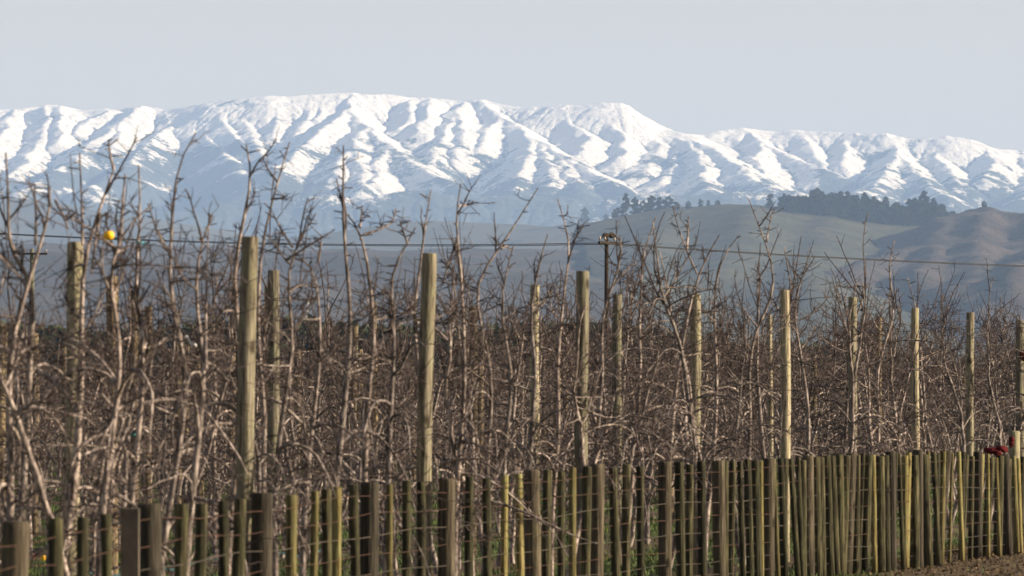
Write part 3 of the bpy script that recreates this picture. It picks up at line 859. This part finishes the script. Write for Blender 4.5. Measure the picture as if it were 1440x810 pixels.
# traced front trees: first polyline is the main leader from low to high, others are side leaders
TR = [
 ('leaning', [[(30, 700), (40, 600), (41, 500), (45, 440), (52, 412), (40, 385), (22, 362), (8, 350), (12, 322), (14, 285), (8, 215)]], 'gnarled bare apple tree at the left edge, whip rising over the far pole'),
 ('', [[(14, 720), (18, 620), (8, 520), (28, 430), (50, 370), (66, 310), (78, 282), (70, 262)], [(78, 282), (92, 300), (96, 322)], [(50, 345), (56, 300), (48, 258)]], 'bare apple tree with an antler-shaped top between the left edge and first post'),
 ('', [[(82, 800), (97, 745), (104, 690), (112, 600), (116, 500), (113, 400), (116, 345), (140, 300), (152, 262), (160, 238)], [(116, 345), (118, 300), (112, 262), (112, 215)], [(160, 238), (153, 225), (152, 196)], [(140, 300), (134, 340), (128, 385)]], 'bare apple tree tangled round the leftmost tall post, holding the yellow apple'),
 ('', [[(140, 760), (150, 660), (166, 560), (172, 480), (152, 400), (150, 372), (170, 330), (188, 298), (212, 290)], [(170, 330), (172, 270), (176, 245)]], 'bare apple tree with a sideways top fork, behind the second brown post'),
 ('', [[(180, 760), (190, 680), (200, 560), (205, 470), (186, 410), (192, 362), (201, 320), (196, 270), (195, 232)]], 'slim bare apple tree with a straight whip and blue tie'),
 ('', [[(222, 810), (240, 700), (252, 620), (263, 545), (256, 480), (240, 432), (234, 395), (240, 345), (244, 300), (244, 240), (252, 218), (276, 186)], [(234, 352), (216, 330), (208, 286)]], 'bare apple tree with the tallest curved leader of the orchard'),
 ('', [[(262, 770), (272, 690), (280, 600), (290, 520), (275, 440), (276, 370), (283, 330), (298, 302)], [(290, 520), (290, 420), (294, 300)]], 'bare apple tree with twin thin leaders left of the lichen post'),
 ('', [[(318, 810), (326, 730), (332, 640), (337, 560), (346, 488), (328, 430), (322, 392), (335, 345), (345, 300), (352, 262), (359, 234), (346, 202)]], 'bare apple tree pressed against the left side of the big lichen post'),
 ('', [[(366, 790), (370, 660), (372, 560), (360, 470), (364, 400), (370, 330), (382, 280), (395, 245), (407, 200)], [(382, 280), (396, 283), (404, 275)]], 'bare apple tree whose long whip leans right of the big lichen post'),
 ('', [[(388, 800), (386, 700), (396, 590), (411, 500), (416, 452), (404, 418), (398, 380), (412, 348), (436, 320), (444, 300)], [(412, 348), (392, 330), (384, 300)], [(404, 365), (430, 345), (460, 330)]], 'bare apple tree with a broad forked head between lichen post and centre'),
 ('', [[(426, 780), (432, 660), (444, 560), (452, 480), (451, 435), (443, 395), (447, 368), (420, 360)], [(447, 368), (452, 340)]], 'short bare apple tree with a hooked top'),
 ('', [[(468, 780), (476, 650), (482, 590), (492, 480), (494, 410), (484, 360), (481, 310), (482, 262), (483, 205)]], 'bare apple tree with a single straight upright whip in the left centre'),
 ('', [[(504, 800), (512, 700), (512, 620), (524, 520), (530, 450), (517, 412), (519, 360), (511, 330), (497, 308), (487, 300)], [(511, 330), (530, 324), (548, 320), (559, 310), (557, 294)], [(506, 320), (510, 290)]], 'bare apple tree with a thick crooked leader and side arm'),
 ('', [[(542, 790), (546, 680), (548, 580), (557, 480), (550, 420), (543, 388), (560, 360), (574, 345), (584, 320)], [(574, 345), (566, 325), (562, 310)]], 'bare apple tree left of the tall centre post'),
 ('', [[(586, 800), (590, 700), (598, 600), (588, 500), (577, 440), (590, 400), (596, 340), (600, 290), (606, 268)]], 'bare apple tree behind the tall centre post with a whip above it'),
 ('', [[(640, 790), (642, 680), (650, 580), (654, 500), (650, 430), (652, 380), (642, 340), (638, 310), (644, 285), (648, 258)], [(642, 340), (630, 360), (622, 400)], [(644, 290), (655, 292), (668, 285)]], 'bare apple tree with a crossed top right of the centre post'),
 ('', [[(680, 790), (684, 690), (690, 590), (692, 520), (680, 470), (666, 425), (665, 395), (682, 375), (705, 350), (722, 318), (740, 290), (757, 264)], [(705, 350), (712, 330), (718, 352)]], 'bare apple tree whose dark leader sweeps far right'),
 ('', [[(708, 780), (706, 680), (714, 590), (724, 520), (702, 450), (702, 410), (716, 370), (722, 345)]], 'bare apple tree with a short wavy head beside the sweeping one'),
 ('', [[(744, 780), (742, 700), (748, 600), (756, 520), (744, 460), (752, 400), (762, 350), (770, 330)]], 'bare apple tree beside the slim post in the middle'),
 ('', [[(775, 770), (778, 680), (786, 600), (782, 520), (790, 450), (794, 390), (806, 340), (792, 310), (784, 280)], [(806, 340), (820, 318)]], 'bare apple tree with a tall pale whip left of the middle post'),
 ('', [[(836, 770), (842, 680), (838, 600), (850, 520), (842, 450), (862, 400), (880, 350), (872, 330)]], 'bare apple tree rising round the dark power pole'),
 ('', [[(880, 760), (888, 680), (894, 600), (902, 520), (898, 450), (903, 400), (900, 350), (918, 332), (922, 305)]], 'bare apple tree with a hooked whip right of the power pole'),
 ('', [[(934, 760), (938, 680), (944, 600), (952, 530), (965, 450), (980, 385), (1000, 345), (1012, 330)], [(980, 385), (966, 350), (950, 325), (946, 290)], [(966, 350), (968, 305)]], 'bare apple tree with a dark three-way head left of the fifth tall post'),
 ('', [[(992, 750), (998, 680), (1005, 600), (1008, 520), (1004, 450), (1006, 400), (1008, 370), (1024, 345), (1040, 330)]], 'bare apple tree between the fifth and sixth tall posts'),
 ('', [[(1046, 750), (1050, 680), (1056, 600), (1052, 520), (1060, 460), (1090, 420), (1088, 370), (1078, 340), (1062, 310), (1052, 278)], [(1078, 340), (1086, 300)]], 'bare apple tree with a reddish tall leader by the sixth tall post'),
 ('', [[(1128, 740), (1132, 680), (1138, 600), (1130, 520), (1118, 460), (1118, 420), (1130, 385), (1141, 348)]], 'bare apple tree with a knobbly dark whip right of the sixth tall post'),
 ('', [[(1182, 740), (1186, 680), (1190, 600), (1192, 520), (1196, 460), (1222, 402), (1216, 370), (1208, 345), (1216, 322), (1220, 300)], [(1222, 402), (1200, 410), (1170, 402)]], 'bare apple tree with a pale zigzag leader by the seventh tall post'),
 ('', [[(1226, 740), (1230, 680), (1236, 600), (1232, 520), (1262, 430), (1250, 400), (1245, 372), (1256, 350), (1258, 338)]], 'bare apple tree with a kinked whip between the seventh and eighth tall posts'),
]
def gap(sx):
    for lim, t in ((105, 'beside the left edge'), (352, 'between the leftmost tall post and the tallest post'),
                   (603, 'between the tallest post and the centre post'), (818, 'between the centre post and the power pole'),
                   (977, 'just right of the power pole'), (1104, 'below the green hill crest'),
                   (1200, 'below the hilltop shelterbelt'), (1287, 'below the white house'), (9999, 'below the brown hill')):
        if sx < lim: return t
tree_group = 'winter apple trees of the orchard'
count = 0
for i, (_, pls, lab) in enumerate(TR):
    rnd = random.Random(900 + i)
    D0 = rowz(pls[0][0][0]) * rnd.uniform(.99, 1.05)
    leaders = []
    b0 = pls[0][0]
    bot = P(b0[0], b0[1], D0)
    base = Vector((bot.x + (P(*pls[0][0], D0).x - P(*pls[0][1], D0).x) * bot.z * .6, D0, 0))
    for j, pl in enumerate(pls):
        pts = []
        yo = rnd.uniform(-.3, .3)
        for k, (sx, sy) in enumerate(pl):
            t = k / (len(pl) - 1)
            if j == 0: D = D0 + yo * t + .05 * math.sin(k * 1.7)
            else:
                t0 = min(range(len(pls[0])), key=lambda q: abs(pls[0][q][0] - pl[0][0]) + abs(pls[0][q][1] - pl[0][1]))
                D = D0 + yo0 * t0 / (len(pls[0]) - 1) + .05 * math.sin(t0 * 1.7) + (yo * 1.2) * t
            pts.append(P(sx, sy, D))
        if j == 0:
            yo0 = yo
            pts = [base + Vector((0, 0, -.05)), base.lerp(pts[0], .5)] + pts
        # densify with a little wobble
        out = [pts[0]]
        for a, b in zip(pts[:-1], pts[1:]):
            n = max(1, int((b - a).length / .16))
            for q in range(1, n + 1):
                c = a.lerp(b, q / n)
                if q < n: c += Vector((rnd.gauss(0, .008), rnd.gauss(0, .01), 0))
                out.append(c)
        # round the corners
        for _ in range(2):
            out = [out[0]] + [out[q] * .5 + (out[q - 1] + out[q + 1]) * .25 for q in range(1, len(out) - 1)] + [out[-1]]
        leaders.append([p - base for p in out])
    T, W = grow_tree(300 + i, leaders, dens=.95)
    root = apple_root(base, T, W)
    tag(root, lab, 'tree', tree_group); count += 1

protos = []
for i in range(16):
    H = 2.55 + .06 * i
    T, W = grow_tree(100 + i, None, H, 1.1)
    protos.append([T.mesh('trunk'), W.mesh('crown')])
for ms in protos:
    for me, mm in zip(ms, (M_trunk, M_twig)): me.materials.append(mm)
def place_tree(x, y, rnd, label, s=1.0):
    ms = protos[rnd.randrange(16)]
    root = empty('apple_tree', (x, y, 0), rnd.uniform(0, 6.283))
    root.scale = (s, s, s * rnd.uniform(.93, 1.07))
    for n, me in zip(('trunk', 'crown'), ms):
        o = bpy.data.objects.new(n, me); COL.objects.link(o); o.parent = root
    tag(root, label, 'tree', tree_group)
    return root

def row_positions(k, spacing, rnd, pad=1.2):
    out = []
    zc = ROW0 + k * ROW_DZ
    y = SLOPE * zc / (SLOPE + .1029) - pad * 3
    y1 = SLOPE * zc / (SLOPE - .1029) + pad * 3
    while y < y1:
        yy = y + rnd.uniform(-.2, .2)
        out.append((SLOPE * (yy - zc) + rnd.gauss(0, .10), yy))
        y += spacing * .973
    return out

rnd = random.Random(77)
row_lab = {0: 'bare apple tree of the front row,',
           1: 'bare apple tree of the second row,',
           2: 'bare apple tree of the third row,',
           3: 'bare apple tree of the fourth row,',
           4: 'bare apple tree of the fifth row,'}
for k in range(5):
    for (x, y) in row_positions(k, [1.55, 1.15, 1.2, 1.35, 1.7][k], rnd):
        if count >= 300: break
        sx = 720 + x / y * F
        if k == 0 and sx < 700 and rnd.random() < .45: continue
        s = (rnd.uniform(.80, .96) if k else rnd.uniform(.78, .95)) * float(np.interp(sx, [500, 1000, 1500], [1.02, 1.2, 1.24]))
        place_tree(x, y, rnd, row_lab[k] + ' ' + gap(sx), s); count += 1
print('individual trees', count)

# the hundreds of trees farther back read as one mass
def mb_np(mb):
    V = np.array([tuple(v) for v in mb.V], dtype=np.float32); Q = np.array(mb.Q, dtype=np.int32); return V, Q
lods = [[mb_np(m_) for m_ in grow_tree(500 + i, None, 2.6 + .08 * i, 1.0, 1)] for i in range(6)]
VV = [[], []]; QQ = [[], []]; base_i = [0, 0]
rnd = random.Random(5)
for k in range(5, 22):
    for (x, y) in row_positions(k, 1.3 + max(0, k - 8) * .12, rnd):
        L = lods[rnd.randrange(6)]; a = rnd.uniform(0, 6.283); s = rnd.uniform(.85, 1.02) * float(np.interp(720 + x / y * F, [500, 1000, 1500], [1.02, 1.2, 1.26]))
        c_, s_ = math.cos(a) * s, math.sin(a) * s
        for j, idx in ((0, 0), (1, 1)):
            V, Q = L[j]
            W_ = np.empty_like(V); W_[:, 0] = V[:, 0] * c_ - V[:, 1] * s_ + x; W_[:, 1] = V[:, 0] * s_ + V[:, 1] * c_ + y; W_[:, 2] = V[:, 2] * s
            VV[idx].append(W_); QQ[idx].append(Q + base_i[idx]); base_i[idx] += len(V)
o1 = link_mesh('distant_orchard_trees', np_mesh('distant_orchard_trees', np.concatenate(VV[0]), np.concatenate(QQ[0])), M_branch)
tag(o1, 'mass of bare apple trees filling the far rows of the orchard', 'orchard', kind='stuff')
o2 = link_mesh('twigs', np_mesh('twigs', np.concatenate(VV[1]), np.concatenate(QQ[1])), M_twig, o1)
o2['kind'] = 'stuff'
print('far quads', sum(len(q) for q in QQ[0]) + sum(len(q) for q in QQ[1]))

# ------------------------------------------------------------------ orchard posts
def orchard_post(sx, top_y, D, r, label, material=None, lean=(0, 0), seed=0, rough_top=False):
    rnd = random.Random(seed + int(sx))
    p = P(sx, top_y, D); H = p.z
    b = MB(); n = 14
    zs = [-.2, .3, .8, 1.2, 1.7, 2.1, 2.5, H - .12, H - .01, H]
    zs = sorted(set(round(z, 3) for z in zs if z <= H))
    pts = [(lean[0] * (z - H) / H + .008 * math.sin(z * 2.1 + seed), lean[1] * (z - H) / H, z) for z in zs]
    rad = [r * (1.06 - .06 * z / H) * rnd.uniform(.97, 1.03) for z in zs]; rad[-1] *= .93
    b.tube(pts, rad, n)
    me = b.mesh('orchard_post')
    o = link_mesh('orchard_post', me, material or M_post); o.location = (p.x, D, 0)
    tag(o, label, 'post', 'tall wooden posts of the orchard')
    return o, p
posts = [(352, 333, 35.0, .066, 'tallest nearest lichen-green post with a dark knot near its top', M_post, .07),
         (603, 356, 38.9, .064, 'tall green-tinged post at the centre left with its left side in shade', M_post, .06),
         (818, 381, 44.5, .064, 'thick smooth pale post just left of the power pole', M_post, .0),
         (977, 413, 50.5, .062, 'mossy-topped post, first tall one right of the power pole', M_post, .0),
         (1104, 408, 55.5, .060, 'post below the brown hill\'s left foot, second tall one right of the power pole', M_post, .0),
         (1200, 418, 60.0, .056, 'greenish slim post beside the zigzag whip, third right of the power pole', M_post, .03),
         (1287, 433, 64.8, .056, 'pale yellowish post, fourth tall one right of the power pole', M_post, .0),
         (1364, 439, 69.7, .060, 'post before the brown hill, fifth tall one right of the power pole', M_post, .0),
         (1433, 450, 74.8, .066, 'tall post at the right edge wearing the red ribbon', M_post, -.04),
         (105, 340, 36.0, .064, 'tall peeling lichen-spotted post, leftmost of the tall ones', M_post, .03),
         (158, 388, 46.0, .062, 'split-topped brown post just right of the leftmost tall post', M_post_brown, 0),
         (386, 380, 44.0, .058, 'pale post close behind the right side of the tallest post', M_post, .04),
         (753, 400, 50.0, .050, 'slim green post between the centre post and the thick pale post', M_post, .02),
         (868, 414, 54.0, .056, 'stubby post with a dark left face touching the power pole\'s right', M_post, 0),
         (188, 408, 52.0, .056, 'dark brown post third from the left edge among the trees', M_post_brown, 0),
         (208, 431, 62.0, .052, 'short grey post fourth from the left edge among the trees', M_post_brown, 0),
         (665, 430, 57.0, .052, 'dark-sided brown post right of the crossed-top tree', M_post_brown, 0),
         (525, 425, 60.0, .055, 'dark-sided post behind the thick crooked apple tree', M_post_brown, 0),
         (1083, 443, 69.0, .040, 'thin pale post just left of the second tall one right of the power pole', M_post, 0),
         (1236, 446, 71.0, .050, 'dark short post between the third and fourth tall ones right of the power pole', M_post_brown, 0),
         (376, 401, 50.0, .040, 'thin post squeezed between the two posts left of centre', M_post_brown, 0),
         ]
for i, (sx, ty, D, r, lab, mt, ln) in enumerate(posts):
    orchard_post(sx, ty, D, r * .92, lab, mt, (ln, 0), i)
rnd = random.Random(31)
for k in range(2, 7):
    zc = ROW0 + k * ROW_DZ
    y = SLOPE * zc / (SLOPE + .1029) + rnd.uniform(0, 4)
    while y < min(150, SLOPE * zc / (SLOPE - .1029)):
        x = SLOPE * (y - zc)
        sx = 720 + x / y * F
        hgt = rnd.uniform(2.5, 2.75)
        orchard_post(sx, HY - (hgt - EYE) * F / y, y, rnd.uniform(.045, .06),
                     'weathered post half hidden behind front trees, ' + gap(sx), M_post_brown, (rnd.uniform(-.05, .05), 0), k)
        y += 6.2

# ------------------------------------------------------------------ boundary fence: round posts, battens, rusty wires
KX = [-400, -180, 22, 210, 369, 520, 628, 747, 840, 935, 1010, 1081, 1136, 1197, 1252, 1291, 1332, 1375, 1413, 1460, 1540]
KT = [830, 778, 735, 711, 696, 679, 673, 663, 655, 651, 648, 645, 642, 639, 637, 635.5, 635, 637, 640, 643, 646]
def fence_top(sx): return float(np.interp(sx, KX, KT))
def fence_D(sx):
    d = np.interp(sx, [-400, -180, 22, 210, 369, 520, 628, 747, 840, 935, 1010, 1081, 1136, 1197, 1252, 1291, 1332, 1375, 1413, 1460, 1540],
                  [18.3, 21.5, 25.9, 29.9, 33.3, 36.8, 38.9, 41.8, 44.0, 46.1, 47.7, 49.2, 50.4, 51.6, 52.6, 53.4, 54.8, 56.4, 57.6, 59.6, 63.0])
    return float(d)
fence = empty('post_and_batten_fence', (P(628, 600, 39.2).x, 39.2, 0))
tag(fence, 'dark wooden post and batten boundary fence strung with rusty wires', 'fence')
F0 = fence.location.copy()
rnd = random.Random(3)
thick = [-400, -180, 22, 210, 369, 520, 628, 747, 840, 935, 1010, 1081, 1136, 1197, 1252, 1291, 1332, 1375, 1413, 1490]
thin = [-290, -235, -120, -60, 78, 116, 149, 256, 284, 314, 338, 410, 443, 459, 474, 497, 548, 572, 592, 660, 684, 710, 729, 770, 789, 805, 826,
        862, 881, 900, 955, 970, 986]
for a, b in zip([935, 1010, 1081, 1136, 1197, 1252, 1291, 1332, 1375, 1413], [1010, 1081, 1136, 1197, 1252, 1291, 1332, 1375, 1413, 1450]):
    if a == 935: continue
    n = 6 if a < 1250 else 5
    thin += [a + (b - a) * (i + 1) / (n + 1) + rnd.uniform(-1.5, 1.5) for i in range(n)]
def stake(sx, top, D, r, mt, lean, name, lab=None):
    p = P(sx, top, D); H = p.z
    b = MB(); x = p.x - F0.x; y = p.y - F0.y
    zs = [-.1, .3, .7, H - .05, H - .008, H]
    b.tube([(x - lean * (1 - z / H), y, z) for z in zs], [r * 1.03, r * rnd.uniform(.95, 1.05), r * rnd.uniform(.94, 1.04), r * .98, r * .97, r * .88], 12)
    o = b.build(name, mt, fence)
    if lab: o['label'] = lab
fence_pts = []
for sx in thick:
    D = fence_D(sx) ; top = fence_top(sx)
    lean = {1332: .11, 1197: .05, 1413: -.04}.get(sx, rnd.gauss(0, .012))
    r = float(np.interp(sx, [0, 500, 900, 1440], [.075, .072, .066, .052]))
    stake(sx, top - rnd.uniform(0, 3), D, r, M_fpost, lean, 'post')
for sx in thin:
    D = fence_D(sx) - .02 + rnd.uniform(-.05, .05); top = fence_top(sx) + rnd.uniform(-1, 5)
    q = rnd.random()
    mt = M_batten_y if (sx in (410, 443, 474, 710, 729) or q < (.26 if sx > 1000 else .12)) else M_batten
    r = rnd.uniform(.027, .038) if sx < 1000 else rnd.uniform(.020, .047)
    if sx == 410: r = .045
    stake(sx, top, D, r * (1.15 if mt is M_batten else .9), mt, rnd.gauss(0, .015 if sx < 1000 else .035), 'batten')
# square post with a pale edge
p = P(183, 715, 29.0)
b = MB(); b.box((p.x - F0.x, p.y - F0.y, p.z / 2), (.052, .052, p.z / 2)); o = b.build('square_post', M_galv, fence, False)
o['label'] = 'flat grey square post with a pale lit edge'
# strainer at the corner
stake(1426, 606, 58.4, .070, M_post, 0, 'corner_post', 'stout pale corner post standing above the others')
hts = [1.10, .96, .82, .68, .54, .40, .27, .14]
for h in hts:
    b = MB(); pts = []
    for sx in np.arange(-400, 1541, 20):
        D = fence_D(sx) - .085
        x = (sx - 720) / F * D
        zz = h * (1 + .012 * math.sin(sx * .021 + h * 9)) + .010 * math.sin(sx * .05 + h * 20)
        topz = EYE + (HY - fence_top(sx)) / F * D
        pts.append((x - F0.x, D - F0.y, zz * topz / 1.2))
    b.tube(pts, .0030 if h > .3 else .0024, 5); b.build('wire', M_rust if h in (1.10, .96, .68, .4) else M_galv, fence)

# ------------------------------------------------------------------ small things
def apple(sx, sy, D, mt, lab, r=.037, name='apple', stem=True, z=None):
    p = P(sx, sy, D)
    if z is not None: p.z = z
    b = MB(); n, m_ = 16, 12
    base = len(b.V)
    for i in range(m_ + 1):
        th = math.pi * i / m_
        rr = math.sin(th) * (1 + .08 * math.cos(th)); zz = math.cos(th) * .92 - .16 * math.exp(-(th / .35) ** 2) + .12 * math.exp(-((math.pi - th) / .3) ** 2)
        for k in range(n):
            a = 2 * math.pi * k / n; b.V.append(Vector((rr * math.cos(a), rr * math.sin(a), zz)) * r)
    for i in range(m_):
        for k in range(n):
            k2 = (k + 1) % n; b.Q.append((base + i * n + k, base + (i + 1) * n + k, base + (i + 1) * n + k2, base + i * n + k2))
    root = empty(name, p)
    b.build('skin', mt, root)
    s = MB(); s.tube([(0, 0, r * .74), (.004, .002, r * 1.05), (.010, .003, r * 1.35)], [.0022, .002, .003], 5); s.build('stem', M_twig, root)
    tag(root, lab, 'apple'); return root
D_ap = rowz(110) - .2
apple(153, 331, D_ap, M_yel, 'single yellow apple still hanging on a bare twig at upper left', .035)
b = MB(); q = P(153, 324, D_ap); b.tube([q, P(160, 318, D_ap), P(150, 345, D_ap + .2)], [.004, .004, .006], 5)
D_g = EYE * F / (789 - HY)
apple(61, 789, D_g, M_yel, 'yellow windfall apple lying in the grass under the leftmost trees', .038, z=.034)
apple(46, 786, D_g + .6, M_rot, 'reddish windfall apple in the grass beside the yellow one', .036, z=.033)
apple(303, 757, EYE * F / (757 - HY), M_rot, 'orange-red windfall apple on the soil left of the lichen post', .036, z=.033)

# drip hose slung low along the row
b = MB(); pts = []
for sx in np.arange(-60, 470, 12):
    D = rowz(sx) * 1.10 + 3
    pts.append(P(sx, 0, D)); pts[-1].z = .50 + .03 * math.sin(sx * .07)
b.tube(pts, .010, 6); tag(b.build('irrigation_hose', M_hose), 'dark teal irrigation hose slung low through the front trees', 'hose')

def tie(sx, sy, D, mt, lab, w=.03, h=.016):
    p = P(sx, sy, D); root = empty('plant_tie', p)
    b = MB(); b.tube([(w * math.cos(a), w * math.sin(a), .004 * math.sin(2 * a)) for a in np.linspace(0, 6.0, 12)], h * .5, 5)
    b.build('loop', mt, root)
    c = MB(); c.box((w + .012, -.01, -.012), (.016, .004, .010)); c.build('tail', mt, root, False)
    tag(root, lab, 'plant tie')
tie(197, 341, rowz(186) , M_blue, 'pale blue plastic tie round the slim tree\'s whip', .022, .014)
tie(165, 335, rowz(160), M_blue, 'small blue plastic tie beside the hanging yellow apple', .018, .012)
tie(188, 611, rowz(190) * 1.1, M_teal, 'green plastic tie low between the second and third posts', .02, .03)
# snagged plastic strip
def strip(sx, sy, D, dx, dy, lab):
    p = P(sx, sy, D); q = P(sx + dx, sy + dy, D + .1)
    b = MB(); d = q - p; n = 6; base = 0
    for i in range(n + 1):
        t = i / n; c = d * t + Vector((0, .02 * math.sin(5 * t), .012 * math.sin(9 * t)))
        wv = Vector((.3, .2, .9)).normalized() * .010 * (1 - .3 * t)
        nn = Vector((0, -1, .1)).normalized() * .0015
        b.V += [c - wv - nn, c + wv - nn, c + wv + nn, c - wv + nn]
    for i in range(n):
        for k in range(4): k2 = (k + 1) % 4; b.Q.append((4 * i + k, 4 * i + k2, 4 * i + 4 + k2, 4 * i + 4 + k))
    b.Q += [(3, 2, 1, 0), (4 * n, 4 * n + 1, 4 * n + 2, 4 * n + 3)]
    o = b.build('plastic_strip', M_white); o.location = p
    tag(o, lab, 'plastic strip')
strip(260, 474, rowz(256) - .15, 17, 14, 'white plastic strip snagged in the tree with the tallest leader')
strip(434, 424, rowz(434), -3, 26, 'narrow white strip put in for bright glints above the hooked-top tree')  # white strip added where bright glints show among the branches

# red cloth on the fence corner and red ribbon on the last orchard post
def red_lump(loc, parts, lab, name, cat):
    b = MB()
    for i, (c, r) in enumerate(parts): b.blob(c, r, i * 3.1 + 1, 16, 10, .55, 2.6)
    o = b.build(name, M_red); o.location = loc; tag(o, lab, cat); return o
p = P(1402, 633, 57.2)
red_lump(p, [((-.06, 0, -.005), (.085, .05, .035)), ((.05, .01, .01), (.075, .05, .042)), ((-.0, -.02, -.03), (.05, .035, .035))], 'crumpled dark red cloth draped over the fence beside the corner post', 'red_cloth', 'cloth')
p = P(1421, 621, 58.2)
red_lump((p.x, p.y - .1, p.z), [((0, 0, 0), (.028, .02, .06)), ((.008, -.005, .03), (.03, .02, .03))], 'small dark red rag hung on the stout corner post', 'red_rag', 'rag')
p = P(1438, 499, 74.7)
red_lump((p.x, p.y - .07, p.z), [((0, 0, 0), (.05, .03, .07)), ((.02, 0, -.05), (.035, .025, .05))], 'bright red ribbon knotted on the right edge orchard post', 'red_ribbon', 'ribbon')

# ------------------------------------------------------------------ grass
rs = np.random.RandomState(9)
n = 150000
y = 30 + 90 * rs.rand(n) ** .9
x = (rs.rand(n) * 2 - 1) * (.115 * y)
tt = np.abs(((y - x / SLOPE - ROW0 + ROW_DZ / 2) % ROW_DZ) - ROW_DZ / 2)
side = x - (y - 36) * .22
keep = (tt > 2.2 + rs.randn(n) * 1.0) & ~((side > .1) & (side < 1.7 + .3 * rs.randn(n)) & (x > 3.6 + .4 * rs.randn(n)))
x, y = x[keep], y[keep]; n = len(x)
a = rs.rand(n) * 6.283; hh = .025 + .05 * rs.rand(n); ww = .006 + .006 * rs.rand(n)
dx, dy = np.cos(a) * ww, np.sin(a) * ww; lx, ly = rs.randn(n) * .02, rs.randn(n) * .02
V = np.stack([np.stack([x - dx, y - dy, np.zeros(n)], -1), np.stack([x + dx, y + dy, np.zeros(n)], -1), np.stack([x + lx, y + ly, hh], -1)], 1).reshape(-1, 3)
mg, ntg, bg = mat('grass_blades', .7)
ntg.links.new(ramp(ntg, noise_tex(ntg, 1.2, 4, .6, world_pos(ntg)), [(.3, (.03, .05, .012)), (.7, (.085, .115, .028))]), bg.inputs['Base Color'])
o = link_mesh('grass', np_mesh('grass', V, np.arange(len(V)).reshape(-1, 3), False), mg)
tag(o, 'short green winter grass between the orchard rows', 'grass', kind='stuff')

# dead leaves and prunings on the worn soil by the fence corner
rs = np.random.RandomState(19)
n = 14000
y = 44 + 30 * rs.rand(n); x = (y - 36) * .22 + 2.4 * rs.rand(n) ** 1.3 - .1
kp = x > 3.6 + .5 * rs.randn(n); x, y = x[kp], y[kp]; n = len(x)
a = rs.rand(n) * 6.283; L = .008 + .016 * rs.rand(n); w = L * (.3 + .5 * rs.rand(n)); zz = .006 + .02 * rs.rand(n)
ux, uy = np.cos(a) * L, np.sin(a) * L; vx, vy = -np.sin(a) * w, np.cos(a) * w; tl = rs.randn(n) * .012
V = np.stack([np.stack([x - ux, y - uy, zz], -1), np.stack([x + vx, y + vy, zz + tl], -1), np.stack([x + ux, y + uy, zz + .004], -1), np.stack([x - vx, y - vy, zz - tl * .3], -1)], 1).reshape(-1, 3)
ml, ntl, bl = mat('dead_leaves', .9)
ntl.links.new(ramp(ntl, noise_tex(ntl, 9, 3, .7, world_pos(ntl)), [(.3, (.03, .02, .012)), (.5, (.085, .055, .03)), (.7, (.17, .125, .075))]), bl.inputs['Base Color'])
o = link_mesh('leaf_litter', np_mesh('leaf_litter', V, np.arange(len(V)).reshape(-1, 4), False), ml)
tag(o, 'dead leaves and prunings scattered on bare soil beside the fence', 'leaf litter', kind='stuff')

# ------------------------------------------------------------------ haze
b = MB(); b.box((0, 15000, 805), (14500, 16500, 845))
hz = b.build('haze', None, None, False)
hm = bpy.data.materials.new('air_haze'); hm.use_nodes = True
hn = hm.node_tree; hn.nodes.clear()
out = hn.nodes.new('ShaderNodeOutputMaterial'); pv = hn.nodes.new('ShaderNodeVolumePrincipled')
pv.inputs['Color'].default_value = HAZE_COLOR
pv.inputs['Density'].default_value = HAZE_DENSITY
hn.links.new(pv.outputs[0], out.inputs['Volume'])
hz.data.materials.append(hm)
tag(hz, 'pale blue winter haze between the orchard and the snowy range', 'haze', kind='stuff')
